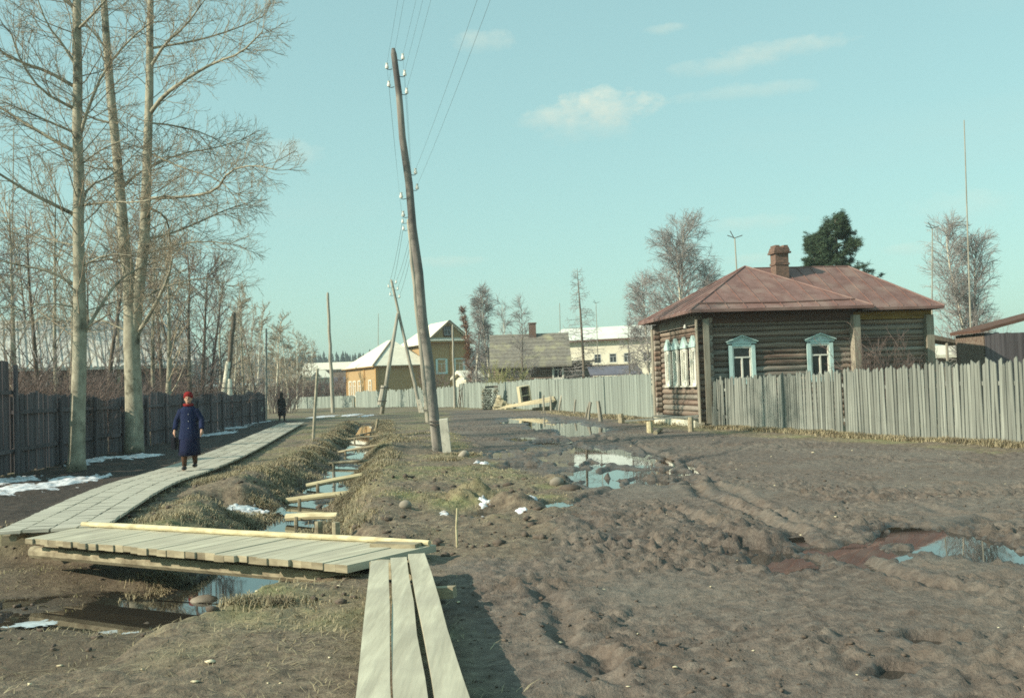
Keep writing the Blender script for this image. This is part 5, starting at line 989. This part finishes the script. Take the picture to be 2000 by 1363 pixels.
class Tree:
    def __init__(s, seed): s.r = random.Random(seed); s.limbs = MB(); s.p0 = []; s.p1 = []; s.r0 = []; s.r1 = []
    def add(s, pts, r0, r1, tube=False):
        n = len(pts) - 1
        if tube: s.limbs.tube(pts, [r0 + (r1 - r0) * k / n for k in range(n + 1)], 7); return
        for k in range(n):
            s.p0.append(tuple(pts[k])); s.p1.append(tuple(pts[k + 1])); s.r0.append(r0 + (r1 - r0) * k / n); s.r1.append(r0 + (r1 - r0) * (k + 1) / n)
    def path(s, p, d, ln, n, grav, jit):
        pts = [p]; d = d.normalized()
        for _ in range(n):
            d = (d + Vector((s.r.gauss(0, jit), s.r.gauss(0, jit), s.r.gauss(0, jit) + grav))).normalized(); p = p + d * (ln / n); pts.append(p)
        return pts
    def kids(s, pts, n, t0, t1, ln, ang, nseg, grav, jit, r0, r1, taper=.6, tube=False, out=None, planar=0.):
        res = []; m = len(pts) - 1
        for k in range(n):
            t = t0 + (t1 - t0) * (k + s.r.random()) / n; f = t * m; i = min(int(f), m - 1); p = pts[i].lerp(pts[i + 1], f - i); tan = (pts[i + 1] - pts[i]).normalized()
            q = Vector((s.r.gauss(0, 1), s.r.gauss(0, 1), s.r.gauss(0, 1) * (1 - planar))); q = (q - tan * q.dot(tan)).normalized(); a = ang * s.r.uniform(.7, 1.25)
            d = tan * math.cos(a) + q * math.sin(a); l = ln * s.r.uniform(.6, 1.2) * (1 - taper * (t - t0) / max(1e-6, t1 - t0 + .001)); ch = s.path(p, d, l, nseg, grav, jit); s.add(ch, r0, r1, tube); res.append(ch)
        return res
    def finish(s, root, m_l, m_t, trunk=None, trunk_r=None, m_trunk=None, name_t='twigs'):
        if trunk is not None:
            for tp, tr in zip(trunk, trunk_r): ob('trunk', fix_normals(MB().tube(tp, tr, 12, jit=.025, rng=s.r).mesh('trunk', True)), m_trunk, root)
        if s.limbs.v: ob('branches', smooth(fix_normals(s.limbs.mesh('branches'))), m_l, root)
        if s.p0: ob('crown_twigs', prisms('crown_twigs', s.p0, s.p1, s.r0, s.r1), m_t, root)
        return root
def px_path(px, Yd, base, yoff=None):
    out = []
    for k, (a, b) in enumerate(px): out.append(at(a, b, Yd + (yoff[k] if yoff else 0)) - base)
    return out
def hand_tree(label, base, Yd, stems, limbs, seed, twr=.0038):
    root = thing('aspen_tree', label, 'tree', base); T = Tree(seed); trunks = []; rs = []; lim = []
    for px, rr in stems: p = px_path(px, Yd, base); trunks.append(p); rs.append([v * .9 for v in rr])
    for px, r0, r1 in limbs:
        yo = 0.; p = []; sgn = T.r.choice((-1, 1)); st = T.r.uniform(.1, .5)
        for k, (a, b) in enumerate(px): p.append(at(a, b, Yd + sgn * st * k) - base)
        p = chaikin(p, 1); T.add(p, r0 * .85, r1 * .7, True); lim.append(p)
    for p in lim: T_kids(T, p, twr, sum((p[k + 1] - p[k]).length for k in range(len(p) - 1)))
    for p, rr in zip(trunks, rs):     # smaller side limbs straight off the stem
        L_ = sum((p[k + 1] - p[k]).length for k in range(len(p) - 1))
        side = T.kids(p, int(L_ * 3.0), .32, .95, 2.3, 1.05, 5, .05, .10, .018, .006, .25, False)
        for q in side:
            a = T.kids(q, 7, .25, 1, .8, .75, 4, .03, .12, .0065, .004, .4)
            for w_ in a: T.kids(w_, 4, .2, 1, .34, .7, 3, .02, .12, twr, twr * .55)
    return T.finish(root, W['aspen'], W['twig_l'], trunks, rs, W['aspen'])
def T_kids(T, p, twr, L_):
    a = T.kids(p, max(8, int(L_ * 5.5)), .12, 1, 1.5, .8, 5, .05, .10, .012, .005, .45)
    for q in a:
        b = T.kids(q, 7, .2, 1, .7, .75, 4, .03, .12, .006, .0038, .4)
        for w_ in b: T.kids(w_, 4, .2, 1, .32, .7, 3, .02, .12, twr, twr * .55)
tA = gp(150, 920); tA.z = H(tA.x, tA.y) - .02
hand_tree('thick single pale aspen trunk nearest the dark fence gate', tA, tA.y,
    [(((149, 926), (150, 900), (150, 870), (152, 800), (155, 720), (156, 650), (155, 540), (153, 440), (154, 350), (151, 250), (152, 150), (150, 50), (150, -60), (153, -170), (156, -300)), (.27, .22, .205, .19, .18, .175, .155, .142, .135, .128, .12, .112, .10, .07, .03))],
    [(((143, 418), (66, 381), (0, 341), (-60, 300)), .06, .02), (((143, 295), (73, 256), (0, 210), (-70, 165)), .06, .02), (((143, 168), (92, 139), (37, 121), (0, 99), (-50, 60)), .055, .02), (((143, 212), (81, 179), (40, 121), (20, 60)), .045, .015), (((152, 135), (121, 84), (93, 51), (70, -10)), .045, .015), (((147, 260), (55, 220), (0, 196)), .04, .012), (((158, 260), (172, 212), (202, 139), (253, 77), (300, 40)), .055, .015), (((158, 407), (172, 363), (220, 344), (271, 293)), .05, .014), (((162, 401), (220, 394), (271, 396), (330, 380)), .04, .012), (((141, 555), (99, 529), (22, 515), (-30, 500)), .045, .014), (((163, 654), (205, 584), (235, 544), (290, 515)), .055, .018), (((146, 600), (90, 590), (30, 610)), .03, .01), (((150, 480), (100, 470), (40, 440)), .03, .01), (((160, 320), (200, 290), (250, 270)), .03, .01), (((160, 520), (210, 495), (270, 500)), .03, .01), (((150, 60), (190, 20), (240, -40)), .045, .015), (((150, 20), (100, -20), (60, -80)), .045, .015)], 31)
tB = gp(262, 886); tB.z = H(tB.x, tB.y) - .02
hand_tree('thick aspen forking into two tall stems behind the walking woman', tB, tB.y,
    [(((262, 892), (262, 868), (262, 800), (259, 720), (257, 665), (256, 615), (252, 540), (243, 480), (237, 400), (228, 300), (216, 180), (206, 50), (200, -60), (196, -200)), (.38, .31, .285, .27, .265, .24, .205, .185, .17, .155, .14, .12, .09, .03)),
     (((259, 700), (263, 640), (274, 540), (282, 470), (285, 400), (288, 300), (292, 180), (293, 60), (296, -80), (300, -220)), (.18, .215, .19, .175, .165, .15, .135, .115, .08, .03))],
    [(((293, 222), (319, 187), (370, 150), (422, 121), (469, 106), (513, 62)), .085, .02), (((292, 135), (323, 84), (363, 51), (400, 0)), .065, .02), (((294, 95), (385, 80), (458, 58), (520, 30)), .05, .015), (((288, 388), (367, 385), (422, 374), (447, 333), (495, 322), (543, 333)), .065, .014), (((280, 468), (330, 458), (385, 436), (440, 410), (490, 395)), .055, .014), (((288, 405), (323, 421), (332, 454), (332, 540)), .05, .02), (((240, 366), (271, 337), (330, 304)), .06, .014), (((222, 242), (176, 231), (130, 200)), .05, .014), (((262, 664), (304, 595), (330, 540), (337, 500)), .085, .03), (((290, 240), (340, 245), (400, 260), (450, 290)), .04, .012), (((286, 330), (350, 300), (420, 290), (480, 270)), .045, .012), (((240, 430), (200, 380), (160, 350)), .04, .012), (((250, 520), (200, 500), (150, 510)), .035, .012), (((228, 330), (180, 330), (120, 300)), .035, .012), (((275, 500), (330, 480), (400, 470), (470, 480)), .045, .012), (((268, 590), (320, 560), (400, 540), (450, 560)), .04, .012), (((210, 100), (180, 60), (140, 20)), .04, .012), (((255, 650), (190, 620), (120, 640)), .035, .012), (((293, 300), (360, 330), (430, 350), (470, 400)), .04, .012)], 37)
def auto_tree(label, base, hgt, r0, seed, m_trunk, m_limb, m_tw, n1=18, l1=.28, n2=7, n3=4, tw=.01, ang=.8, grav1=.05, grav2=.0, t0=.3, lean=0., name='bare_tree', group=None, stems=1, l3=.5, droop=0.):
    root = thing(name, label, 'tree', base, 0, group); T = Tree(seed); tr = []; rs = []
    for s in range(stems):
        d = Vector((lean + (0 if stems == 1 else T.r.uniform(-.22, .22)), T.r.uniform(-.06, .06), 1)); p = [Vector((0, 0, -.2))] + T.path(Vector((0.12 * s, 0, 0)), d, hgt * T.r.uniform(.85, 1), 9, .06, .035); tr.append(p); n_ = len(p) - 1; rs.append([r0 * 1.25] + [r0 * (1 - .93 * k / (n_ - 1)) + .006 for k in range(n_)])
        a = T.kids(p, n1, t0, .98, hgt * l1, ang, 6, grav1, .08, r0 * .26, r0 * .07, .65)
        for q in a:
            b = T.kids(q, n2, .2, 1, hgt * l1 * .42, .75, 4, grav2, .11, tw * 1.5, tw, .4)
            for w_ in b: T.kids(w_, n3, .15, 1, l3, .7, 3, droop, .12, tw, tw * .6)
    return T.finish(root, m_limb, m_tw, tr, rs, m_trunk)
TG = 'bare trees of the thicket behind the dark fence'; TL = 'thin bare grey tree of the thicket behind the dark fence'
th = [auto_tree(TL, (0, 0, -60), 11, .13, 101, W['bark'], W['twig_l'], W['twig_g'], 20, .30, 7, 4, .008, .75, .08, .03, .2, group=TG),
      auto_tree(TL, (0, 0, -60), 10, .11, 102, W['aspen'], W['twig_l'], W['twig_l'], 18, .30, 7, 4, .008, .65, .10, .04, .25, group=TG),
      auto_tree(TL, (0, 0, -60), 9, .12, 103, W['bark'], W['twig_p'], W['twig_p'], 26, .32, 8, 5, .008, .9, .05, .02, .15, group=TG)]
rnd = random.Random(5); used = [False] * 3
for k, (px, Yd, v, s, top) in enumerate(((34, 46, 1, 1.0, 330), (78, 40, 0, .95, 360), (112, 52, 1, 1.1, 300), (210, 46, 0, .95, 360), (236, 60, 1, 1.1, 380), (300, 49, 1, 1.0, 380), (318, 58, 2, 1.1, 400), (346, 62, 0, 1.1, 430), (372, 48, 2, 1.12, 430), (396, 60, 2, 1.1, 470), (412, 66, 0, .95, 480), (430, 72, 1, .9, 520), (-60, 45, 0, 1.1, 300), (-20, 60, 2, 1.0, 400), (478, 74, 1, .85, 560), (502, 82, 0, .8, 580), (180, 62, 2, 1.1, 430), (270, 66, 2, 1.1, 440), (60, 62, 2, 1.0, 440), (140, 44, 1, .8, 500))):
    b = at(px, 800, Yd); hz = at(px, top, Yd).z; loc = (b.x, b.y, -.05); s = hz / (11, 10, 9)[v] * .97
    if not used[v]: o = th[v]; used[v] = True; o.location = loc; o.rotation_euler = (0, 0, rnd.uniform(0, 6)); o.scale = (min(s, 1.15), min(s, 1.15), s)
    else: copy_tree(th[v], loc, rnd.uniform(0, 6), scale=(min(s, 1.15), min(s, 1.15), s))
bC = gp(327, 860); auto_tree('slim dark trunked tree standing before the dark fence', Vector((bC.x, bC.y, 0)), 8.5, .13, 131, W['aspen'], W['twig_l'], W['twig_l'], 18, .26, 7, 4, .007, .8, .05, .02, .28)
# bushes behind the fence
BG = 'purple brown bushes behind the dark fence'; BLb = 'dense leafless purple brown bush behind the dark fence'
def bush(label, base, hgt, rad_, seed, n, m_t, tw=.008, group=None, name='bare_bush', spread=.5, kid=8):
    root = thing(name, label, 'bush', base, 0, group); T = Tree(seed); st = []
    for k in range(n):
        a = T.r.uniform(0, 6.28); q = T.r.random() ** .5 * rad_ * .5; p = Vector((q * math.cos(a), q * math.sin(a), -.1)); d = Vector((math.cos(a) * spread * T.r.random(), math.sin(a) * spread * T.r.random(), 1)); st.append(T.path(p, d, hgt * T.r.uniform(.6, 1.05), 6, .02, .10))
    for q in st:
        T.add(q, tw * 2, tw)
        for w_ in T.kids(q, kid, .15, 1, hgt * .34, .6, 4, .03, .12, tw * 1.2, tw * .8, .4): T.kids(w_, 5, .15, 1, hgt * .13, .7, 3, .02, .14, tw * .85, tw * .5)
    ob('stems', prisms('stems', T.p0, T.p1, T.r0, T.r1), m_t, root); return root
bu = [bush(BLb, (0, 0, -60), 3.4, 2.6, 141, 26, W['twig_p'], group=BG), bush(BLb, (0, 0, -60), 3.0, 3.0, 142, 26, W['twig_p'], group=BG)]
ub = [False, False]
for k, (px, Yd, top) in enumerate(((40, 29, 678), (95, 30, 728), (130, 34, 698), (190, 36, 728), (215, 38, 728), (300, 40, 728), (325, 44, 718), (60, 36, 688), (100, 40, 678), (165, 42, 688), (240, 46, 698), (355, 46, 728), (380, 52, 728), (410, 56, 728), (0, 33, 678), (280, 52, 698), (435, 62, 715), (455, 66, 715), (480, 70, 725), (-40, 30, 688))):
    b = at(px, 800, Yd); z_ = at(px, top + 14, Yd).z / (3.4, 3.0)[k % 2]; fx_ = LF0.x + (LF1.x - LF0.x) * (Yd - LF0.y) / (LF1.y - LF0.y); loc = (min(b.x, fx_ - 2.3), b.y, -.02)
    if not ub[k % 2]: ub[k % 2] = True; bu[k % 2].location = loc; bu[k % 2].scale = (1.1, 1.1, z_)
    else: copy_tree(bu[k % 2], loc, rnd.uniform(0, 6), scale=(1.1, 1.1, z_))
# far bare trees down the lane
FT = 'hazy bare trees beyond the end of the lane'; FTL = 'pale hazy bare birch beyond the end of the lane'
ft = auto_tree(FTL, (0, 0, -60), 9, .11, 151, W['birch'], W['twig_l'], W['twig_l'], 20, .26, 6, 4, .017, .75, .05, .0, .2, group=FT); first = True
for px, Yd, top in ((455, 92, 560), (480, 96, 590), (500, 104, 600), (538, 100, 620), (552, 112, 640), (566, 104, 640), (580, 120, 650), (592, 130, 660), (604, 140, 670), (470, 116, 600), (525, 126, 630), (486, 128, 600), (545, 140, 650), (576, 150, 660)):
    b = at(px, 790, Yd); z_ = at(px, top, Yd).z / 9; loc = (b.x, b.y, H(b.x, b.y))
    if first: first = False; ft.location = loc; ft.scale = (1, 1, z_)
    else: copy_tree(ft, loc, rnd.uniform(0, 6), scale=(1, 1, z_))
fb = bush('dark low bush on the waste ground beyond the lane', (0, 0, -60), 3.2, 3.4, 161, 24, W['twig_p'], .016, 'low bushes beyond the lane', kid=6); first = True
for px, Yd in ((572, 135), (588, 128), (606, 134), (622, 140), (640, 136), (660, 142), (548, 96), (534, 92), (600, 160), (630, 165)):
    b = at(px, 790, Yd); loc = (b.x, b.y, H(b.x, b.y))
    if first: first = False; fb.location = loc
    else: copy_tree(fb, loc, rnd.uniform(0, 6), scale=rnd.uniform(.8, 1.2))
# trees in the middle distance
def birch(label, px, py, top, Yd, seed, tw, r0=.14, stems=1, l1=.26, m_t='twig_g', droop=-.10, n1=24, lean=0., n3=5, name='birch_tree', m_trunk='birch', t0=.2, l3=.8, ang=.7):
    b = at(px, py, Yd); b.z = 0; hg = at(px, top, Yd).z; return auto_tree(label, b, hg, r0, seed, W[m_trunk], W['twig_g'], W[m_t], n1, l1, 7, n3, tw, ang, .03, -.03, t0, lean, name, None, stems, l3, droop)
birch('broad bare birch with two white stems behind the log house', 1318, 790, 432, 74, 171, .010, .17, 2, .34, n1=56, t0=.22, n3=8, ang=.85)
birch('smaller drooping birch left of the broad one behind the log house', 1268, 790, 520, 80, 172, .012, .12, 1, .26, n1=42, n3=7, l3=1.0)
birch('smaller birch top just over the red roof', 1385, 790, 520, 78, 173, .012, .12, 1, .26, n1=40, n3=7)
birch('bare birch with paired white stems behind the right fence', 1893, 790, 432, 54, 174, .008, .12, 2, .30, n1=52, t0=.22, n3=8, droop=.0, l3=.6, ang=.6)
birch('tall bare birch with a white trunk beside the grey roofed house', 962, 790, 535, 95, 175, .013, .15, 1, .18, n1=50, n3=7)
birch('bare birch with a pale trunk close to the yellow gable', 933, 790, 560, 96, 176, .013, .12, 1, .17, n1=28)
birch('narrow rust coloured tree beside the yellow house', 927, 790, 584, 98, 177, .016, .11, 1, .10, 'twig_r', .04, n1=40, name='rusty_tree', ang=.45, t0=.25, l3=.5)
birch('faint bare sapling left of the grey roof', 990, 790, 590, 92, 178, .010, .07, 1, .2, n1=20)
birch('spindly bare tree before the grey roof', 1022, 790, 566, 84, 179, .009, .07, 1, .2, n1=24, droop=.0, m_trunk='bark')
birch('thin sapling before the long white building', 1233, 790, 610, 72, 180, .008, .045, 1, .2, n1=16, droop=.02, m_trunk='bark')
bq = at(985, 790, 84); bush('yellow green willow bush beside the birches', Vector((bq.x, bq.y, 0)), 3.6, 2.2, 191, 22, W['twig_y'], .014)
for k, (px, Yd, hg, lb) in enumerate(((1692, 34.8, 3.3, 'tall thin lilac bush beside the log house annex'), (1722, 35.2, 2.6, 'bare lilac bush before the annex wall'), (1752, 34.6, 2.9, 'bare bush in front of the shaded annex logs'), (1782, 34.2, 2.4, 'low bare bush at the annex corner'))):
    b = at(px, 790, Yd); bush(lb, Vector((b.x, b.y, 0)), hg, .9, 201 + k, 9, W['twig_p'], .006, spread=.3)
bq = at(850, 790, 108); bush('bare bush before the yellow house wall', Vector((bq.x, bq.y, 0)), 4.5, 2.5, 211, 14, W['twig_p'], .014)
# larch: straight stem, level branches in whorls
lb_ = at(1142, 790, 79); lb_.z = 0; lr = thing('larch_tree', 'slender bare larch with level branches behind the board fence', 'tree', lb_); T = Tree(221); lh = at(1137, 524, 79).z; tr = [Vector((0, 0, -.2)), Vector((.03, 0, lh * .3)), Vector((-.05, 0, lh * .65)), Vector((-.19, 0, lh))]
for k in range(95):
    t = .12 + .87 * k / 95; z_ = lh * t; ln = (1 - t) * 2.9 * T.r.uniform(.55, 1.1) + .18; a = T.r.uniform(0, 6.28); p = Vector((-.19 * t * t, 0, z_)); q = T.path(p, Vector((math.cos(a), math.sin(a), -.12)), ln, 5, .035, .05); T.add(q, .022, .008)
    for w_ in T.kids(q, max(4, int(ln * 5)), .15, 1, .5, .8, 3, -.06, .1, .010, .006, .4): T.kids(w_, 3, .2, 1, .2, .7, 2, -.05, .1, .008, .005)
T.finish(lr, W['bark'], W['twig_g'], [tr], [[.13, .11, .07, .015]], W['bark'])
# pine behind the red roof
def needle_tree(label, px, top, Yd, seed, wid, name='pine_tree'):
    b = at(px, 790, Yd); b.z = 0; hg = at(px, top, Yd).z; root = thing(name, label, 'tree', b); T = Tree(seed); tr = [Vector((0, 0, -.2)), Vector((.05, 0, hg * .5)), Vector((0, 0, hg * .98))]; tips = []
    for k in range(120):
        t = .35 + .64 * k / 120; ln = wid * 1.45 * (1.02 - t) * T.r.uniform(.45, 1.15) + .12; a = T.r.uniform(0, 6.28); q = T.path(Vector((0, 0, hg * t)), Vector((math.cos(a), math.sin(a), -.05)), ln, 5, .03, .08); T.add(q, .035, .012)
        for w_ in T.kids(q, 7, .3, 1, .5, .7, 3, .05, .1, .012, .008, .3): tips += w_[1:]
        tips += q[2:]
    r_ = np.random.default_rng(seed); n_ = 26; C_ = np.repeat(np.array([tuple(p) for p in tips]), n_, 0); d = r_.normal(0, 1, C_.shape); d[:, 2] = np.abs(d[:, 2]) * .7 - .15; d /= np.linalg.norm(d, axis=1, keepdims=True); ln = r_.uniform(.12, .26, len(C_))[:, None]; s = np.cross(d, r_.normal(0, 1, d.shape)); s /= np.linalg.norm(s, axis=1, keepdims=True); C_ = C_ + r_.normal(0, .05, C_.shape)
    V = np.stack([C_ - s * .013, C_ + s * .013, C_ + d * ln], 1).reshape(-1, 3); T.finish(root, W['bark'], W['bark'], [tr], [[.2, .14, .03]], W['bark']); ob('needles', np_mesh('needles', V, np.arange(len(V)).reshape(-1, 3)), W['needle'], root)
needle_tree('dark green pine rising behind the red roof', 1648, 421, 58, 231, 4.4); needle_tree('smaller thin pine left of the dark pine', 1604, 458, 66, 232, 2.3)
# forest on the far hill, one mass
r_ = np.random.default_rng(9); n_ = 1500; fx = r_.uniform(-330, 150, n_); fy = r_.uniform(440, 520, n_); fz_ = terrain(fx, fy); V = []; Q = []
for k in range(n_):
    hg = r_.uniform(9, 14.5); w_ = r_.uniform(1.6, 2.8); L_ = 5
    for j in range(L_):
        z0 = hg * (.12 + .88 * j / L_); z1 = hg * (.12 + .88 * (j + 1.5) / L_) if j < L_ - 1 else hg; rr = w_ * (1 - j / L_) + .25; b0 = len(V); a0 = r_.uniform(0, 6)
        for a in range(7): q = rr * r_.uniform(.65, 1.2); V.append((fx[k] + q * math.cos(a0 + a * .898), fy[k] + q * math.sin(a0 + a * .898), fz_[k] + z0 + r_.uniform(-.4, .4)))
        V.append((fx[k], fy[k], fz_[k] + min(z1, hg))); Q += [(b0 + a, b0 + (a + 1) % 7, b0 + 7) for a in range(7)]
tag(stuff(ob('pine_forest', np_mesh('pine_forest', V, Q), W['forest'])), 'dark pine forest along the far hill', 'forest')
# ------------------------------------------------------------------ people
def ell(c, r, n=10, m=8):
    rings = []
    for i in range(1, m): t = math.pi * i / m; rings.append([(c[0] + r[0] * math.sin(t) * math.cos(2 * math.pi * a / n), c[1] + r[1] * math.sin(t) * math.sin(2 * math.pi * a / n), c[2] - r[2] * math.cos(t)) for a in range(n)])
    return rings
def remesh(o, v):
    m = o.modifiers.new('merge', 'REMESH'); m.mode = 'VOXEL'; m.voxel_size = v; m.use_smooth_shade = True; s = o.modifiers.new('relax', 'SMOOTH'); s.iterations = 3; s.factor = .5; return o
def person(label, loc, rz, c_coat, c_skirt, c_hat, c_scarf, c_leg, s=1., arm=.10, stride=.11, knit=True, scarfhead=False):
    t = thing('person', label, 'person', loc, rz); t.scale = (s, s, s)
    skin = mat('skin', (.50, .30, .22), (.46, .27, .20), (8, 8, 8), .55, 0, rand=0); b = MB()
    hip_ = [Vector((x, 0, .84)) for x in (-.09, .09)]; knee = [Vector((-.095, -stride * .75, .47)), Vector((.095, stride * .25, .46))]; ank = [Vector((-.09, -stride, .09)), Vector((.09, stride * 1.15, .13))]
    for h_, k_, a_ in zip(hip_, knee, ank):
        b.tube([h_, k_.lerp(h_, .5), k_, k_.lerp(a_, .35), a_, a_ + Vector((0, 0, -.05))], [.09, .078, .058, .06, .038, .042], 10); b.tube([a_ + Vector((0, .05, -.05)), a_ + Vector((0, -.06, -.05)), a_ + Vector((0, -.15, -.065))], [.036, .042, .026], 8)
    b.loft([[(rx * math.cos(q * .5236), ry * math.sin(q * .5236), z_) for q in range(12)] for z_, rx, ry in ((.80, .15, .10), (.92, .17, .12), (1.05, .14, .105), (1.2, .14, .10), (1.30, .13, .085), (1.38, .08, .06))])
    b.tube([(0, 0, 1.34), (0, -.01, 1.46)], [.055, .05], 8); b.loft(ell((0, -.02, 1.535), (.073, .092, .112))); b.loft(ell((0, -.115, 1.52), (.014, .022, .02), 6, 5)); b.loft(ell((0, -.09, 1.46), (.035, .03, .025), 6, 5))
    for x in (-1, 1): b.loft(ell((x * .075, .0, 1.525), (.012, .025, .032), 6, 5))
    hands = []
    for sg, el_y, wr_y in ((-1, .10, -.02), (1, -.02, -.18)):
        sh_ = Vector((sg * .13, 0, 1.28)); el_ = Vector((sg * (.19 + arm * .7), el_y, 1.06)); wr = Vector((sg * (.19 + arm * .9), wr_y, .85)); b.tube([sh_, sh_.lerp(el_, .5), el_, el_.lerp(wr, .4), wr], [.045, .043, .040, .038, .027], 9)
        pm = wr + Vector((sg * .005, -.012, -.075)); b.tube([wr, wr.lerp(pm, .5), pm], [.026, .036, .034], 8)
        for f_, (oy, ln) in enumerate(((-.034, .068), (-.012, .078), (.011, .073), (.032, .058))):
            k0 = pm + Vector((0, oy, .005)); k1 = k0 + Vector((-sg * .008, -.008, -ln * .5)); b.tube([k0, k1, k1 + Vector((-sg * .022, -.012, -ln * .45))], [.0105, .0098, .0085], 6)
        th_ = wr.lerp(pm, .45) + Vector((0, -.03, 0)); b.tube([th_, th_ + Vector((-sg * .01, -.03, -.03)), th_ + Vector((-sg * .018, -.036, -.062))], [.013, .012, .010], 6)
    remesh(ob('body', b.mesh('body'), skin, t), .0085)
    coat = mat('coat_cloth', c_coat, tuple(v * .7 for v in c_coat), (5, 5, 3), .95, .5, rand=0, dist=.01); c = MB()
    c.loft([[(rx * math.cos(q * .3927) + .004 * math.sin(q * 5), ry * math.sin(q * .3927) - yo, z_) for q in range(16)] for z_, rx, ry, yo in ((.66, .235, .205, .0), (.72, .228, .195, .0), (.85, .205, .17, .0), (1.0, .178, .145, .0), (1.15, .178, .138, .0), (1.25, .178, .13, 0), (1.31, .165, .12, 0), (1.35, .14, .10, 0), (1.39, .085, .08, 0))])
    for sg, el_y, wr_y in ((-1, .10, -.02), (1, -.02, -.18)):
        sh_ = Vector((sg * .135, 0, 1.285)); el_ = Vector((sg * (.19 + arm * .7), el_y, 1.06)); wr = Vector((sg * (.19 + arm * .88), wr_y, .87)); c.tube([sh_, sh_.lerp(el_, .5), el_, el_.lerp(wr, .5), wr], [.088, .078, .068, .060, .056], 10)
    remesh(ob('coat', c.mesh('coat'), coat, t), .013)
    cb = mat('coat_button', (.3, .3, .36), (.5, .5, .52), rough=.3, bump=0, rand=0)
    for z_ in (.9, 1.05, 1.2): ob('button', MB().loft(ell((0.02, -.155 - (.03 if z_ < 1 else 0), z_), (.010, .006, .010), 8, 6)), cb, t)
    sk = MB(); n_ = 24; sk.loft([[((rx + .02 * math.sin(q * 2.1) * f_) * math.cos(q * 6.2832 / n_), (ry + .02 * math.cos(q * 2.1 + 1) * f_) * math.sin(q * 6.2832 / n_), z_) for q in range(n_)] for z_, rx, ry, f_ in ((.31, .215, .27, 1), (.45, .215, .27, .8), (.62, .208, .23, .4), (.8, .19, .15, .1))])
    ob('skirt', smooth(fix_normals(sk.mesh('skirt'))), mat('skirt_cloth', c_skirt, tuple(v * .65 for v in c_skirt), (7, 7, 2), .95, .5, rand=0), t)
    st = mat('stockings', c_leg, tuple(v * .7 for v in c_leg), rough=.9, bump=.2, rand=0); sho = mat('dark_shoe_leather', (.03, .028, .035), (.02, .02, .022), rough=.5, bump=.2, rand=0)
    for h_, k_, a_ in zip(hip_, knee, ank):
        ob('stocking', smooth(fix_normals(MB().tube([k_ + Vector((0, 0, .1)), k_, k_.lerp(a_, .35), a_], [.072, .066, .068, .047], 10).mesh('stocking'))), st, t)
        ob('shoe', smooth(fix_normals(MB().loft([[(a_.x + rx * math.cos(q * .7854), a_.y + y_, a_.z - .045 + rz_ * math.sin(q * .7854)) for q in range(8)] for y_, rx, rz_ in ((.075, .03, .03), (.05, .044, .045), (-.03, .05, .05), (-.11, .05, .035), (-.175, .034, .022), (-.19, .012, .012))]).mesh('shoe'))), sho, t)
    hm = mat('hat_wool', c_hat, tuple(v * .6 for v in c_hat), (30, 30, 30), .95, .6, rand=0); h_ = MB(); h_.loft(ell((0, 0.0, 1.60), (.100, .118, .092), 14, 8)); h_.tube([(0, 0, 1.545), (0, .003, 1.585)], [.104, .102], 14); o_ = ob('hat', smooth(fix_normals(h_.mesh('hat'))), hm, t, (0, .012, .005))
    sm = mat('scarf_wool', c_scarf, tuple(v * .6 for v in c_scarf), (20, 20, 20), .95, .5, rand=0); ob('scarf', smooth(fix_normals(MB().tube([(.085 * math.cos(a), .075 * math.sin(a) - .005, 1.405 + .012 * math.sin(a)) for a in np.linspace(0, 2 * math.pi, 15)], .032, 8, False).mesh('scarf'))), sm, t)
    if scarfhead: ob('head_scarf', smooth(fix_normals(MB().loft(ell((0, .025, 1.52), (.098, .105, .13), 12, 8)).mesh('head_scarf'))), hm, t)
    dk = mat('eye_dark', (.02, .015, .012), (.02, .015, .012), rough=.3, bump=0, rand=0); lp = mat('lips', (.30, .12, .10), (.28, .11, .09), rough=.5, bump=0, rand=0)
    for x in (-1, 1): ob('eye', MB().loft(ell((x * .03, -.107, 1.54), (.011, .006, .007), 8, 6)), dk, t); ob('eyebrow', MB().bar((x * .016, -.108, 1.558), (x * .046, -.1, 1.557), .006, .007), dk, t)
    ob('mouth', MB().loft(ell((0, -.112, 1.472), (.022, .006, .006), 8, 6)), lp, t); return t
wpos = gp(371, 917, .145)
person('woman in a blue coat and red knitted hat walking on the boardwalk', wpos, .12, (.011, .020, .066), (.008, .013, .048), (.27, .016, .018), (.24, .014, .016), (.13, .07, .045), .945, .12, .12)
bagm = mat('dark_bag_leather', (.02, .02, .035), (.012, .012, .02), rough=.6, bump=.2, rand=0)
bg_ = thing('hand_bag', 'small dark bag held by the woman in blue', 'bag', wpos + Vector((-.29, -.03, .395))); ob('pouch', MB().box((0, 0, .15), (.08, .26, .24), j=.012, rng=rnd), bagm, bg_); ob('handle', MB().tube([(0, -.09, .26), (0, -.05, .34), (0, .03, .34), (0, .08, .26)], .01, 6), bagm, bg_)
fp = gp(551, 822, .0); fp.z = H(fp.x, fp.y)
person('distant walker in a long dark coat seen from behind', fp, 3.0, (.030, .024, .026), (.022, .018, .024), (.03, .022, .022), (.03, .022, .025), (.02, .018, .018), 1.06, .06, .14, scarfhead=True)
# ------------------------------------------------------------------ air
HAZE = .0006
hz_ = bpy.data.materials.new('haze_air'); hz_.use_nodes = True; n = hz_.node_tree.nodes; n.clear(); pv = n.new('ShaderNodeVolumePrincipled'); pv.inputs['Color'].default_value = (.80, .90, .95, 1); pv.inputs['Density'].default_value = HAZE; pv.inputs['Anisotropy'].default_value = .2; mo = n.new('ShaderNodeOutputMaterial'); hz_.node_tree.links.new(pv.outputs[0], mo.inputs['Volume'])
if HAZE: stuff(ob('haze', MB().box((0, 1220, 13), (1820, 2580, 30)), hz_))
